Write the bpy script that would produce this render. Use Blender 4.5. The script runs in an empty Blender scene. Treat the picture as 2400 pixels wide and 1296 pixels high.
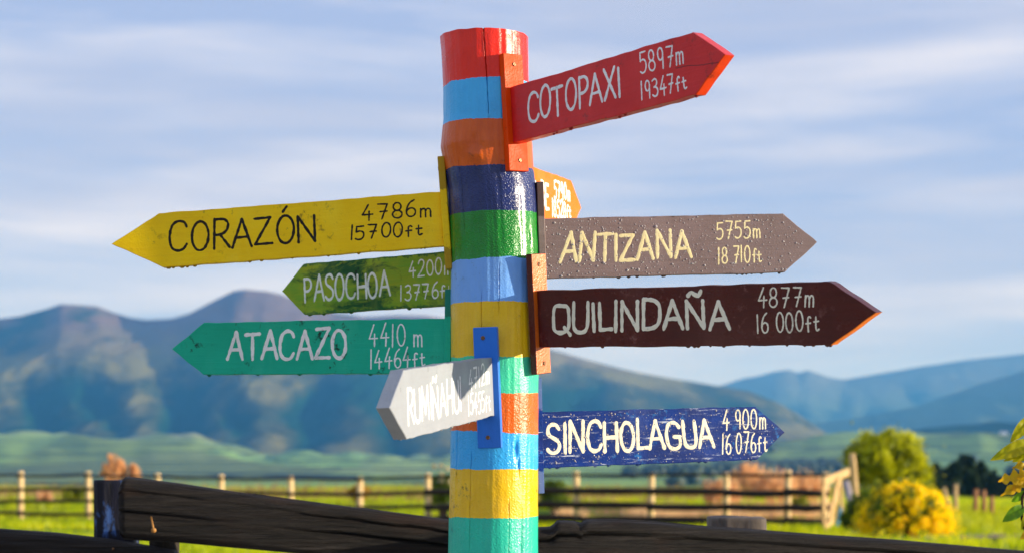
import bpy, bmesh, math, random
import numpy as np
from mathutils import Vector, Matrix, noise

scene = bpy.context.scene
R = math.radians
# ------------------------------------------------------------------ camera
cam_d = bpy.data.cameras.new('camera')
cam = bpy.data.objects.new('camera', cam_d)
scene.collection.objects.link(cam)
scene.camera = cam
cam.location = (0, 0, 1.7)
cam.rotation_euler = (R(90), 0, 0)
cam_d.sensor_width = 36.0
cam_d.lens = 67.5
cam_d.shift_y = 0.1675
cam_d.clip_start = 0.1
cam_d.clip_end = 60000
cam_d.dof.use_dof = True
cam_d.dof.focus_distance = 4.66
cam_d.dof.aperture_fstop = 4.4
# ------------------------------------------------------------------ sun, sky, exposure
SUN_AZ = 81.5          # degrees to the right of the direction from the post to the viewer
SUN_EL = 8.0
sx, sy = math.sin(R(SUN_AZ)), -math.cos(R(SUN_AZ))
sdir = Vector((sx * math.cos(R(SUN_EL)), sy * math.cos(R(SUN_EL)), math.sin(R(SUN_EL))))
sun_d = bpy.data.lights.new('sun', 'SUN')
sun_d.energy = 5.0
sun_d.angle = R(0.55)
sun_d.color = (1.0, 0.97, 0.92)
sun = bpy.data.objects.new('sun', sun_d)
sun.rotation_euler = sdir.to_track_quat('Z', 'Y').to_euler()
sun.location = (30, 5, 12)
scene.collection.objects.link(sun)

world = bpy.data.worlds.new('World')
scene.world = world
world.use_nodes = True
wt = world.node_tree
wt.nodes.clear()
def wn(t, **k):
    n = wt.nodes.new(t)
    for a, b in k.items(): setattr(n, a, b)
    return n
wout = wn('ShaderNodeOutputWorld'); wbg = wn('ShaderNodeBackground')
sky = wn('ShaderNodeTexSky', sky_type='NISHITA', sun_disc=False)
sky.sun_elevation = R(SUN_EL)
sky.sun_rotation = math.atan2(sx, sy)
sky.altitude = 3000; sky.air_density = 1.2; sky.dust_density = 1.0; sky.ozone_density = 2.0
wtc = wn('ShaderNodeTexCoord')
wmap = wn('ShaderNodeMapping'); wmap.inputs['Scale'].default_value = (2.0, 2.0, 16.0)
wmap.inputs['Rotation'].default_value = (0, R(3), 0)
n1 = wn('ShaderNodeTexNoise'); n1.inputs['Scale'].default_value = 2.1; n1.inputs['Detail'].default_value = 9
n1.inputs['Roughness'].default_value = 0.5; n1.inputs['Distortion'].default_value = 0.35
n2 = wn('ShaderNodeTexNoise'); n2.inputs['Scale'].default_value = 1.7; n2.inputs['Detail'].default_value = 4
r1 = wn('ShaderNodeValToRGB')
r1.color_ramp.elements[0].position = 0.37; r1.color_ramp.elements[0].color = (0.05, 0.05, 0.05, 1)
r1.color_ramp.elements[1].position = 0.66; r1.color_ramp.elements[1].color = (1, 1, 1, 1)
r2 = wn('ShaderNodeValToRGB')
r2.color_ramp.elements[0].position = 0.40; r2.color_ramp.elements[0].color = (3.35, 3.65, 4.8, 1)
r2.color_ramp.elements[1].position = 0.60; r2.color_ramp.elements[1].color = (5.0, 5.05, 5.7, 1)
blue = wn('ShaderNodeMix', data_type='RGBA')
blue.inputs[0].default_value = 0.85
blue.inputs[7].default_value = (2.6, 3.2, 5.1, 1)
wmix = wn('ShaderNodeMix', data_type='RGBA')
L = wt.links.new
L(wtc.outputs['Generated'], wmap.inputs['Vector']); L(wmap.outputs[0], n1.inputs['Vector']); L(wmap.outputs[0], n2.inputs['Vector'])
L(n1.outputs['Fac'], r1.inputs[0]); L(n2.outputs['Fac'], r2.inputs[0])
L(sky.outputs[0], blue.inputs[6])
L(r1.outputs[0], wmix.inputs[0]); L(blue.outputs[2], wmix.inputs[6]); L(r2.outputs[0], wmix.inputs[7])
L(wmix.outputs[2], wbg.inputs['Color']); wbg.inputs['Strength'].default_value = 0.1
L(wbg.outputs[0], wout.inputs['Surface'])

scene.view_settings.view_transform = 'Standard'
scene.view_settings.look = 'None'
scene.view_settings.gamma = 1
scene.view_settings.exposure = 0.72
scene.view_settings.use_curve_mapping = False
scene.render.engine = 'CYCLES'
scene.cycles.max_bounces = 6
scene.cycles.transparent_max_bounces = 8
scene.cycles.volume_bounces = 0

# ------------------------------------------------------------------ helpers
random.seed(5)
rng = np.random.default_rng(5)
COL = scene.collection

def tag(o, label=None, cat=None, group=None, kind=None):
    if label: o['label'] = label
    if cat: o['category'] = cat
    if group: o['group'] = group
    if kind: o['kind'] = kind
    return o

def empty(name, loc=(0, 0, 0), rz=0):
    o = bpy.data.objects.new(name, None)
    o.empty_display_size = 0.1
    o.location = loc; o.rotation_euler = (0, 0, rz)
    COL.objects.link(o)
    return o

def add(name, mesh, mat=None, parent=None, smooth=False, loc=None):
    o = bpy.data.objects.new(name, mesh)
    COL.objects.link(o)
    if mat and not mesh.materials: mesh.materials.append(mat)
    if parent: o.parent = parent
    if loc: o.location = loc
    if smooth: mesh.shade_smooth()
    return o

def mesh_np(name, V, F, smooth=False):
    """V (n,3), F (m,k) array of equal sized faces"""
    me = bpy.data.meshes.new(name)
    V = np.asarray(V, dtype=np.float32); F = np.asarray(F, dtype=np.int32)
    k = F.shape[1]
    me.vertices.add(len(V)); me.vertices.foreach_set('co', V.ravel())
    me.loops.add(F.size); me.loops.foreach_set('vertex_index', F.ravel())
    me.polygons.add(len(F)); me.polygons.foreach_set('loop_start', np.arange(0, F.size, k, dtype=np.int32))
    me.update(calc_edges=True); me.validate()
    if smooth: me.shade_smooth()
    return me

def bm_mesh(name, bm):
    me = bpy.data.meshes.new(name); bm.normal_update(); bm.to_mesh(me); bm.free(); return me

def copy_tree(o, parent=None):
    c = o.copy(); COL.objects.link(c)
    if parent: c.parent = parent
    for ch in list(o.children): copy_tree(ch, c)
    return c

# ------------------------------------------------------------------ materials
def nodes(name):
    m = bpy.data.materials.new(name); m.use_nodes = True
    nt = m.node_tree; b = nt.nodes['Principled BSDF']
    return m, nt, b
def nn(nt, t, **k):
    n = nt.nodes.new(t)
    for a, v in k.items(): setattr(n, a, v)
    return n
def coord(nt, scale=(1, 1, 1), rot=(0, 0, 0), loc=(0, 0, 0)):
    tc = nn(nt, 'ShaderNodeTexCoord'); mp = nn(nt, 'ShaderNodeMapping')
    mp.inputs['Scale'].default_value = scale; mp.inputs['Rotation'].default_value = rot; mp.inputs['Location'].default_value = loc
    nt.links.new(tc.outputs['Object'], mp.inputs['Vector'])
    return mp.outputs[0]
def noise_n(nt, vec, scale, detail=4, rough=0.55, dist=0):
    n = nn(nt, 'ShaderNodeTexNoise'); n.inputs['Scale'].default_value = scale; n.inputs['Detail'].default_value = detail
    n.inputs['Roughness'].default_value = rough; n.inputs['Distortion'].default_value = dist
    nt.links.new(vec, n.inputs['Vector']); return n.outputs['Fac']
def ramp(nt, fac, stops):
    r = nn(nt, 'ShaderNodeValToRGB'); cr = r.color_ramp
    while len(cr.elements) < len(stops): cr.elements.new(0.5)
    for e, (p, c) in zip(cr.elements, stops):
        e.position = p; e.color = (c[0], c[1], c[2], 1) if hasattr(c, '__len__') else (c, c, c, 1)
    nt.links.new(fac, r.inputs[0]); return r.outputs[0]
def mix(nt, fac, a, b, mode='MIX'):
    m = nn(nt, 'ShaderNodeMix', data_type='RGBA', blend_type=mode)
    for sock, v in ((m.inputs[0], fac), (m.inputs[6], a), (m.inputs[7], b)):
        if hasattr(v, 'is_output') or isinstance(v, bpy.types.NodeSocket): nt.links.new(v, sock)
        elif hasattr(v, '__len__'): sock.default_value = (*v[:3], 1)
        else: sock.default_value = v
    return m.outputs[2]
def mathn(nt, op, a, b=0.0, c=None):
    m = nn(nt, 'ShaderNodeMath', operation=op)
    for s, v in zip(m.inputs, (a, b, c)):
        if v is None: continue
        if isinstance(v, bpy.types.NodeSocket): nt.links.new(v, s)
        else: s.default_value = v
    return m.outputs[0]
def bump(nt, h, strength, dist, prev=None):
    b = nn(nt, 'ShaderNodeBump'); b.inputs['Strength'].default_value = strength; b.inputs['Distance'].default_value = dist
    nt.links.new(h, b.inputs['Height'])
    if prev: nt.links.new(prev, b.inputs['Normal'])
    return b.outputs[0]

def paint(name, c1, c2=None, grain=(6, 60, 90), rough=0.4, wet=0.0, dirt=0.25, dirtcol=(0.02, 0.018, 0.012), var=0.5,
          streak=None, crack=False, spec=0.18, chips=0.0, wetscale=170, coat=0.0, edge=None):
    m, nt, b = nodes(name)
    c2 = c2 or tuple(x * 0.72 for x in c1)
    if var >= 1: c2 = tuple(x * .82 for x in c2)
    g = coord(nt, grain); iso = coord(nt)
    ng = noise_n(nt, g, 1.0, 7, 0.7, 0.4)
    nb = noise_n(nt, iso, 14, 4)
    f = ramp(nt, mix(nt, 0.5, ng, nb), [(0.5 - 0.22 * var, 0.0), (0.5 + 0.28, 1.0)])
    col = mix(nt, f, c1, c2)
    if streak:
        sc, lo, hi, scol = streak
        ns = noise_n(nt, coord(nt, sc), 1.0, 6, 0.72, 0.4)
        col = mix(nt, ramp(nt, ns, [(lo, 0), (hi, 1)]), col, scol)
    nd = noise_n(nt, coord(nt, (1, 1, 1), (0.3, 0.5, 0.2)), 38, 6, 0.75)
    nm = noise_n(nt, iso, 5, 3)
    dm = mathn(nt, 'MULTIPLY', ramp(nt, nd, [(0.57, 0), (0.66, 1)]), ramp(nt, nm, [(0.47, 0), (0.58, 1)]))
    col = mix(nt, mathn(nt, 'MULTIPLY', dm, dirt * 2.0), col, dirtcol)
    if edge:
        half, ecol, wd = edge
        tc = nn(nt, 'ShaderNodeTexCoord'); sp = nn(nt, 'ShaderNodeSeparateXYZ'); nt.links.new(tc.outputs['Object'], sp.inputs[0])
        en = noise_n(nt, coord(nt, (40, 40, 40)), 1.0, 6, 0.75)
        ez = mathn(nt, 'ADD', mathn(nt, 'SUBTRACT', mathn(nt, 'ABSOLUTE', sp.outputs['Z']), half - wd), mathn(nt, 'MULTIPLY_ADD', en, 0.05, -0.029))
        col = mix(nt, mathn(nt, 'MULTIPLY', ramp(nt, mathn(nt, 'MULTIPLY', ez, 100.0), [(0.0, 0), (0.25, 1)]), 0.8), col, ecol)
    if crack:
        tc = nn(nt, 'ShaderNodeTexCoord'); sp = nn(nt, 'ShaderNodeSeparateXYZ'); nt.links.new(tc.outputs['Object'], sp.inputs[0])
        wob = noise_n(nt, coord(nt, (30, 30, 5)), 1.0, 3)
        line = mathn(nt, 'MULTIPLY_ADD', sp.outputs['X'], -0.10, 0.062)
        dz = mathn(nt, 'ABSOLUTE', mathn(nt, 'ADD', mathn(nt, 'SUBTRACT', sp.outputs['Z'], line), mathn(nt, 'MULTIPLY_ADD', wob, 0.008, -0.004)))
        on = mathn(nt, 'MULTIPLY', mathn(nt, 'LESS_THAN', dz, 0.0007), mathn(nt, 'GREATER_THAN', sp.outputs['X'], 0.6))
        col = mix(nt, on, col, (0.02, 0.003, 0.002))
    chip = noise_n(nt, coord(nt, (30, 30, 11), (0, 0, 0), (2, 7, 1)), 1.0, 7, 0.72, 0.3)
    reg = noise_n(nt, coord(nt, (5, 5, 5), (0, 0, 0), (4, 4, 4)), 1.0, 2)
    chm = mathn(nt, 'MULTIPLY', ramp(nt, chip, [(0.665, 0), (0.68, 1)]), ramp(nt, reg, [(0.44, 0), (0.54, 1)]))
    col = mix(nt, mathn(nt, 'MULTIPLY', chm, 0.75), col, tuple(x * 0.22 + 0.015 for x in c1))
    fade = noise_n(nt, coord(nt, (9, 9, 3), (0, 0, 0), (1, 2, 3)), 1.0, 6, 0.65)
    col = mix(nt, ramp(nt, fade, [(0.52, 0), (0.75, 0.35)]), col, tuple(min(.95, x * 1.1 + 0.05) for x in c1))
    nt.links.new(col, b.inputs['Base Color'])
    rr = ramp(nt, nb, [(0.3, rough * 0.75), (0.7, min(1, rough * 1.3))])
    nt.links.new(rr, b.inputs['Roughness'])
    b.inputs['Specular IOR Level'].default_value = spec
    b.inputs['Coat Weight'].default_value = coat; b.inputs['Coat Roughness'].default_value = 0.22
    nrm = bump(nt, ng, 0.55, 0.0022)
    nrm = bump(nt, noise_n(nt, iso, 60, 3), 0.15, 0.002, nrm)
    if wet > 0:
        vor = nn(nt, 'ShaderNodeTexVoronoi', feature='SMOOTH_F1'); vor.inputs['Scale'].default_value = wetscale
        vor.inputs['Smoothness'].default_value = 0.4
        nt.links.new(iso, vor.inputs['Vector'])
        h = ramp(nt, vor.outputs['Distance'], [(0.0, 1), (0.55, 0)])
        nrm = bump(nt, h, wet, 0.0018, nrm)
        nrm = bump(nt, noise_n(nt, iso, wetscale * 0.5, 3, 0.6), wet * 0.7, 0.003, nrm)
    nt.links.new(nrm, b.inputs['Normal'])
    return m

def wood(name, c1, c2, grain=(2, 40, 40), rough=0.8, bstr=0.6, bdist=0.006, moss=None, wear=None):
    m, nt, b = nodes(name)
    ng = noise_n(nt, coord(nt, grain), 1.0, 8, 0.65, 0.6)
    col = ramp(nt, ng, [(0.3, c2), (0.62, c1)])
    if moss:
        nm = noise_n(nt, coord(nt, (6, 6, 2.5)), 2.0, 6, 0.7)
        col = mix(nt, ramp(nt, nm, [(0.53, 0), (0.60, 1)]), col, moss)
    if wear:
        w1 = noise_n(nt, coord(nt, (1.6, 14, 26), (0, 0, 0), (3, 1, 7)), 1.0, 8, 0.75, 0.5); w2 = noise_n(nt, coord(nt, (1.5, 6, 8), (0, 0, 0), (9, 0, 2)), 1.0, 5, 0.6)
        col = mix(nt, mathn(nt, 'MULTIPLY', ramp(nt, w1, [(0.56, 0), (0.66, 1)]), ramp(nt, w2, [(0.45, 0.15), (0.62, 0.9)])), col, wear)
        col = mix(nt, ramp(nt, noise_n(nt, coord(nt, (3, 9, 12), (0, 0, 0), (1, 5, 3)), 1.0, 5, 0.6), [(0.56, 0), (0.7, 0.4)]), col, (0.05, 0.02, 0.01))
    nt.links.new(col, b.inputs['Base Color']); b.inputs['Roughness'].default_value = rough
    b.inputs['Specular IOR Level'].default_value = 0.25
    nrm = bump(nt, ng, bstr, bdist)
    nrm = bump(nt, noise_n(nt, coord(nt), 90, 4), 0.3, 0.002, nrm)
    nt.links.new(nrm, b.inputs['Normal'])
    return m

def leafmat(name, c1, c2, c3=None, trans=0.45, scale=4.0, tcol=None, rough=0.45):
    m, nt, b = nodes(name)
    geo = nn(nt, 'ShaderNodeObjectInfo')
    nz = noise_n(nt, coord(nt), scale, 4, 0.7)
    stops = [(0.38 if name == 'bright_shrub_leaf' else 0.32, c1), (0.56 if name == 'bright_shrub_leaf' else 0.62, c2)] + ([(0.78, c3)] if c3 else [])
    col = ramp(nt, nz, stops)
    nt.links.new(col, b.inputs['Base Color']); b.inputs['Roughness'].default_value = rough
    b.inputs['Specular IOR Level'].default_value = 0.3
    tr = nn(nt, 'ShaderNodeBsdfTranslucent')
    tc = mix(nt, 1.0, col, tcol or (1.6, 1.5, 0.5), 'MULTIPLY')
    nt.links.new(tc, tr.inputs['Color'])
    ms = nn(nt, 'ShaderNodeMixShader'); ms.inputs[0].default_value = trans
    nt.links.new(b.outputs[0], ms.inputs[1]); nt.links.new(tr.outputs[0], ms.inputs[2])
    nt.links.new(ms.outputs[0], nt.nodes['Material Output'].inputs['Surface'])
    return m

# ------------------------------------------------------------------ terrain
def sm(a, b, x):
    t = min(1, max(0, (x - a) / (b - a))); return t * t * (3 - 2 * t)
def edge_r(x, y):
    return 104 - 34 * sm(.16, .24, x / max(y, 1)) + 6 * noise.noise(Vector((x * 0.03, 3.1, 0)))
def ground_z(x, y):
    r = math.hypot(x, y)
    z = -0.55 * sm(14, 62, r)
    if r > 12:
        k = sm(12, 30, r)
        z += k * 0.09 * noise.noise(Vector((x * 0.25, y * 0.25, 0.7)))
        z += k * 0.22 * noise.noise(Vector((x * 0.05, y * 0.07, 4.7)))
        z += 0.08 * sm(9.5, 16, x) * sm(30, 60, y)
    e = edge_r(x, y)
    if r > e:
        z -= 13.5 * sm(e - 5, 330, r) + 12 * sm(300, 1000, r)
        th = math.atan2(x, y)
        rise = float(np.interp(th, (-.5, -.20, -.165, -.13, -.02, .12, .17, .5), (60, 54, 48, 12, 14, 22, 52, 55)))
        z += sm(2300, 3900, r) * (rise + 20 * noise.noise(Vector((th * 26, r * 0.0012, 9))) + 15 * noise.noise(Vector((th * 70, r * 0.003, 3))))
        z += sm(400, 1500, r) * 7 * noise.noise(Vector((x * 0.0016, y * 0.0011, 2)))
    return z

angs = np.concatenate([np.arange(-180, -24, 4.0), np.arange(-24, 24, 0.16), np.arange(24, 180, 4.0)])
rads = np.concatenate([np.linspace(0.6, 24, 14), np.linspace(25, 130, 120), np.geomspace(133, 17000, 90)])
def build_ground():
    V = [(0, 0, ground_z(0, 0))]; A = [R(a) for a in angs]; n = len(A)
    for r in rads:
        for a in A:
            x, y = r * math.sin(a), r * math.cos(a)
            V.append((x, y, ground_z(x, y)))
    V = np.array(V)
    i = np.arange(len(rads) - 1)[:, None] * n + 1; j = np.arange(n)[None, :]; j2 = (j + 1) % n
    F = np.stack([i + j, i + j2, i + n + j2, i + n + j], -1).reshape(-1, 4)[:, ::-1]
    T = np.array([[0, 1 + jj, 1 + (jj + 1) % n, 1 + (jj + 1) % n] for jj in range(n)])
    me = mesh_np('ground', V, F, True)
    bm = bmesh.new(); bm.from_mesh(me); bm.verts.ensure_lookup_table()
    for jj in range(n):
        bm.faces.new((bm.verts[0], bm.verts[1 + (jj + 1) % n], bm.verts[1 + jj])).smooth = True
    bm.to_mesh(me); bm.free()
    return me

def ground_material():
    m, nt, b = nodes('meadow')
    tc = nn(nt, 'ShaderNodeTexCoord'); sp = nn(nt, 'ShaderNodeSeparateXYZ'); nt.links.new(tc.outputs['Object'], sp.inputs[0])
    ln = nn(nt, 'ShaderNodeVectorMath', operation='LENGTH'); nt.links.new(tc.outputs['Object'], ln.inputs[0])
    # near turf
    a = noise_n(nt, coord(nt, (0.12, 0.35, 1)), 1.0, 6, 0.65)
    bz = noise_n(nt, coord(nt, (1.2, 1.6, 1)), 1.0, 6, 0.7)
    near = ramp(nt, a, [(0.36, (0.05, 0.11, 0.006)), (0.5, (0.22, 0.32, 0.004)), (0.66, (0.44, 0.46, 0.005))])  # darkest green puts shadow patches into the turf colour
    near = mix(nt, ramp(nt, bz, [(0.5, 0), (0.72, 0.8)]), near, (0.03, 0.06, 0.012))
    soil = noise_n(nt, coord(nt, (0.07, 0.22, 1), (0, 0, 0), (7, 3, 0)), 1.0, 4, 0.6)
    near = mix(nt, ramp(nt, soil, [(0.58, 0), (0.66, 0.75)]), near, (0.10, 0.07, 0.035))
    nf_ = ramp(nt, mathn(nt, 'DIVIDE', ln.outputs['Value'], 40.0), [(0.45, 0), (0.7, 1)])
    near = mix(nt, nf_, mix(nt, ramp(nt, bz, [(0.4, 0), (0.6, 1)]), (0.46, 0.40, 0.32), (0.38, 0.34, 0.26)), near)  # pale yard out of view, added to bounce light onto the shaded signs
    # fields in the valley
    vor = nn(nt, 'ShaderNodeTexVoronoi'); vor.inputs['Scale'].default_value = 1.0; vor.inputs['Randomness'].default_value = 0.9
    nt.links.new(coord(nt, (0.0030, 0.0006, 0.0)), vor.inputs['Vector'])
    sep = nn(nt, 'ShaderNodeSeparateColor'); nt.links.new(vor.outputs['Color'], sep.inputs[0])
    far = ramp(nt, sep.outputs[0], [(0.1, (0.22, 0.32, 0.08)), (0.35, (0.28, 0.44, 0.10)), (0.55, (0.14, 0.22, 0.06)), (0.75, (0.36, 0.38, 0.16)), (0.95, (0.24, 0.46, 0.11))])
    wd = noise_n(nt, coord(nt, (0.0032, 0.0007, 1)), 1.0, 9, 0.68, 0.8)
    far = mix(nt, ramp(nt, wd, [(0.49, 0), (0.55, 1)]), far, (0.018, 0.04, 0.02))
    f = ramp(nt, mathn(nt, 'DIVIDE', ln.outputs['Value'], 1000.0), [(0.12, 0), (0.35, 1)])
    nt.links.new(mix(nt, f, near, far), b.inputs['Base Color'])
    b.inputs['Roughness'].default_value = 0.95; b.inputs['Specular IOR Level'].default_value = 0.1
    nt.links.new(bump(nt, bz, 0.5, 0.12), b.inputs['Normal'])
    return m
g = add('ground', build_ground(), ground_material()); tag(g, kind='structure')

# ---- mountains
def interp(x, pts):
    xs = [p[0] for p in pts]; ys = [p[1] for p in pts]
    return float(np.interp(x, xs, ys))
def ridge_mountain(name, prof, r_foot, r_ridge, r_back, s0, s1, ns, nr, spur, mat, ravines=(), foot_z=-70, seed=0):
    """prof: list of (lateral slope, elevation slope) of the crest seen from the viewpoint; real heights follow from r_ridge"""
    S = np.linspace(s0, s1, ns)
    RR = np.concatenate([np.linspace(r_foot, r_ridge, nr), np.linspace(r_ridge, r_back, nr // 4)[1:]])
    V = []; FC = []
    xs_ = np.linspace(s0 - .3, s1 + .3, 500); ys_ = np.interp(xs_, [p[0] for p in prof], [p[1] for p in prof])
    ker = np.exp(-(np.linspace(-2.5, 2.5, 101)) ** 2); ker /= ker.sum()
    ys_ = np.convolve(np.pad(ys_, 50, 'edge'), ker, 'valid'); smooth_prof = list(zip(xs_, ys_))[::6]
    for r in RR:
        for s in S:
            rr = r_ridge * (1 + 0.05 * noise.noise(Vector((s * 5, seed, 1))))
            t0 = (r - r_foot) / (r_ridge - r_foot)
            k_ = min(1, max(0, t0)) ** 2.2
            s_w = s + (1 - k_) * .03 * noise.noise(Vector((s * 9, r * .0012, seed + 1)))
            top = (interp(s, prof) * k_ + interp(s_w, smooth_prof) * (1 - k_)) * r_ridge
            top *= 1 + 0.008 * noise.noise(Vector((s * 60, seed, 7)))
            x = s * r
            t = (r - r_foot) / (r_ridge - r_foot)
            if t <= 1:
                h = (t ** 1.25) * (1 - 0.0 * t)
            else:
                h = 1 - 0.9 * ((r - r_ridge) / (r_back - r_ridge)) ** 0.8
            env = max(0.0, min(1, t * 2.2)) * max(0, 1 - abs(t) ** 6) if t <= 1 else 0
            p = Vector((x * 0.0009, r * 0.00035, seed))
            w = Vector((x * 0.0022 + 0.5 * noise.noise(p * 2.0), r * 0.0007, seed + 3))
            rd = 0.0; amp = 1.0; q = w.copy(); tot = 0
            for o in range(5):
                rd += amp * (1 - 2.0 * abs(noise.noise(q))); tot += amp; q = q * 2.1; amp *= 0.52
            rd = rd / tot - 0.62
            dz = spur * rd + 7 * (1 - 2 * abs(noise.noise(Vector((x * 0.009 + noise.noise(p * 6), r * 0.0016, seed))))) * (1 if seed == 2 else .4)
            fc = -rd * 0.9 + 0.62 - t * 0.75 + 0.55 * noise.noise(Vector((x * 0.0016, r * 0.001, 5))) + 0.5 * noise.noise(Vector((x * 0.006, r * 0.002, 8)))
            if seed == 2: fc += 0.45 * sm(0.0, 0.05, s)
            for (sa, ta, sb, tb, wd, dp) in ravines:
                if min(ta, tb) - 0.05 < t < max(ta, tb) + 0.05:
                    k = (t - ta) / (tb - ta); sc = sa + (sb - sa) * k + 0.004 * noise.noise(Vector((t * 9, sa * 40, 0)))
                    e = math.exp(-((s - sc) / wd) ** 2) * max(0.0, min(1, min(k + 0.05, 1.05 - k) * 5))
                    dz -= dp * 0.5 * e; fc += 0.6 * e
            z = foot_z + (top - foot_z) * h + dz * env
            V.append((x, r, z)); FC.append(fc)
    n = len(S)
    i = np.arange(len(RR) - 1)[:, None] * n; j = np.arange(n - 1)[None, :]
    F = np.stack([i + j, i + j + 1, i + n + j + 1, i + n + j], -1).reshape(-1, 4)
    me = mesh_np(name, np.array(V), F, True)
    at = me.attributes.new('forest', 'FLOAT', 'POINT')
    if len(me.vertices) == len(FC): at.data.foreach_set('value', np.array(FC, dtype=np.float32))
    o = add(name, me, mat); tag(o, kind='structure')
    return o
def mountain_mat(name, bare, grass, forest, hi=(0.5, 1.0)):
    m, nt, b = nodes(name)
    at = nn(nt, 'ShaderNodeAttribute', attribute_name='forest')
    nz = noise_n(nt, coord(nt, (0.006, 0.0022, 0.01)), 1.0, 9, 0.72, 0.8)
    f = mathn(nt, 'ADD', at.outputs['Fac'], mathn(nt, 'MULTIPLY_ADD', nz, 2.0, -1.0))
    tc = nn(nt, 'ShaderNodeTexCoord'); sp = nn(nt, 'ShaderNodeSeparateXYZ'); nt.links.new(tc.outputs['Object'], sp.inputs[0])
    hgt = mathn(nt, 'ADD', mathn(nt, 'DIVIDE', sp.outputs['Z'], 500.0), mathn(nt, 'MULTIPLY_ADD', nz, 0.5, -0.25))
    base = mix(nt, ramp(nt, hgt, [(0.45, 0), (0.85, 1)]), grass, bare)
    col = mix(nt, ramp(nt, f, [(0.15, 0), (0.55, 1)]), base, tuple(forest[i] * .5 + grass[i] * .26 for i in range(3)))
    col = mix(nt, ramp(nt, f, [(0.60, 0), (1.0, 1)]), col, forest)
    nt.links.new(col, b.inputs['Base Color']); b.inputs['Roughness'].default_value = 1.0; b.inputs['Specular IOR Level'].default_value = 0.0
    nt.links.new(bump(nt, noise_n(nt, coord(nt, (0.012, 0.004, 0.012)), 1.0, 8, 0.75, 0.6), 1.0, 60), b.inputs['Normal'])
    return m
def px(l): return [((x - 1200) / 4500.0, (1050 - y) / 4500.0) for x, y in l]
P1 = px([(-1800, 990), (-1200, 850), (-500, 800), (-200, 770), (0, 745), (50, 738), (110, 722), (140, 711), (175, 713), (228, 716), (262, 730), (310, 744), (345, 748), (400, 745),
         (445, 733), (500, 703), (545, 682), (575, 677), (620, 681), (660, 690), (715, 710), (780, 730), (850, 740), (940, 737), (1000, 738), (1070, 748),
         (1180, 785), (1290, 818), (1400, 848), (1500, 872), (1600, 890), (1700, 905), (1760, 917), (1820, 940), (1870, 968), (1920, 1003), (1975, 1040), (2060, 1056), (2300, 1075)])
M1 = mountain_mat('paramo_slopes', (0.22, 0.15, 0.11), (0.23, 0.215, 0.065), (0.012, 0.055, 0.026))
def sx_(p): return (p - 1200) / 4500.0
rav = [(sx_(425), 0.80, sx_(445), 0.10, 0.014, 90), (sx_(480), 0.62, sx_(400), 0.30, 0.009, 50), (sx_(545), 0.55, sx_(560), 0.12, 0.008, 40),
       (sx_(215), 0.55, sx_(330), 0.12, 0.009, 50), (sx_(60), 0.62, sx_(150), 0.15, 0.010, 50), (sx_(760), 0.75, sx_(700), 0.1, 0.010, 60),
       (sx_(950), 0.7, sx_(900), 0.1, 0.010, 60), (sx_(1350), 0.7, sx_(1330), 0.1, 0.010, 50), (sx_(1600), 0.7, sx_(1540), 0.1, 0.008, 50)]
ridge_mountain('mountain', P1, 3900, 6500, 8200, -0.72, 0.27, 620, 150, 34, M1, rav, seed=2)
P2 = px([(1300, 1080), (1600, 1030), (1850, 1000), (1960, 985), (2060, 968), (2150, 950), (2250, 915), (2330, 888), (2400, 868), (2600, 850), (3400, 780), (4400, 830)])
M2 = mountain_mat('hazy_slopes', (0.16, 0.17, 0.12), (0.12, 0.17, 0.08), (0.02, 0.06, 0.05))
ridge_mountain('far_mountain', P2, 6900, 9300, 10800, 0.02, 0.74, 260, 60, 55, M2, seed=5)
P3 = px([(1250, 1000), (1600, 930), (1690, 903), (1745, 884), (1775, 880), (1810, 871), (1850, 865), (1872, 874), (1890, 866), (1905, 870), (1940, 882), (1975, 888), (2030, 880), (2100, 868), (2170, 856), (2260, 843), (2400, 828), (2700, 818), (3500, 840)])
ridge_mountain('farthest_mountain', P3, 10900, 12500, 14000, 0.0, 0.6, 220, 40, 45, M2, seed=8)
P4 = px([(1900, 1075), (2050, 1030), (2120, 1008), (2180, 1000), (2240, 994), (2290, 992), (2330, 985), (2380, 990), (2500, 980), (3000, 970), (4200, 990)])
M4 = mountain_mat('forest_hill', (0.03, 0.06, 0.03), (0.03, 0.07, 0.03), (0.012, 0.03, 0.02))
ridge_mountain('forested_hill', P4, 4300, 5000, 5600, 0.13, 0.7, 260, 30, 14, M4, foot_z=-30, seed=11)

# ---- haze
def box_mesh(name, a, b):
    V = [(x, y, z) for x in (a[0], b[0]) for y in (a[1], b[1]) for z in (a[2], b[2])]
    F = [(0, 1, 3, 2), (4, 6, 7, 5), (0, 4, 5, 1), (2, 3, 7, 6), (0, 2, 6, 4), (1, 5, 7, 3)]
    me = bpy.data.meshes.new(name); me.from_pydata(V, [], F); me.update(); return me
hz = add('haze', box_mesh('haze', (-17500, -17500, -110), (17500, 17500, 740)))
hm = bpy.data.materials.new('haze_air'); hm.use_nodes = True; hm.node_tree.nodes.clear()
vo = nn(hm.node_tree, 'ShaderNodeOutputMaterial'); pv = nn(hm.node_tree, 'ShaderNodeVolumePrincipled')
pv.inputs['Color'].default_value = (0.08, 0.36, 0.92, 1)
pv.inputs['Absorption Color'].default_value = (0.8, 0.8, 0.8, 1)
pv.inputs['Density'].default_value = 0.000092
pv.inputs['Anisotropy'].default_value = 0.0
hm.node_tree.links.new(pv.outputs[0], vo.inputs['Volume'])
hz.data.materials.append(hm); tag(hz, 'thin blue air haze over the valley', kind='stuff')

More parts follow.
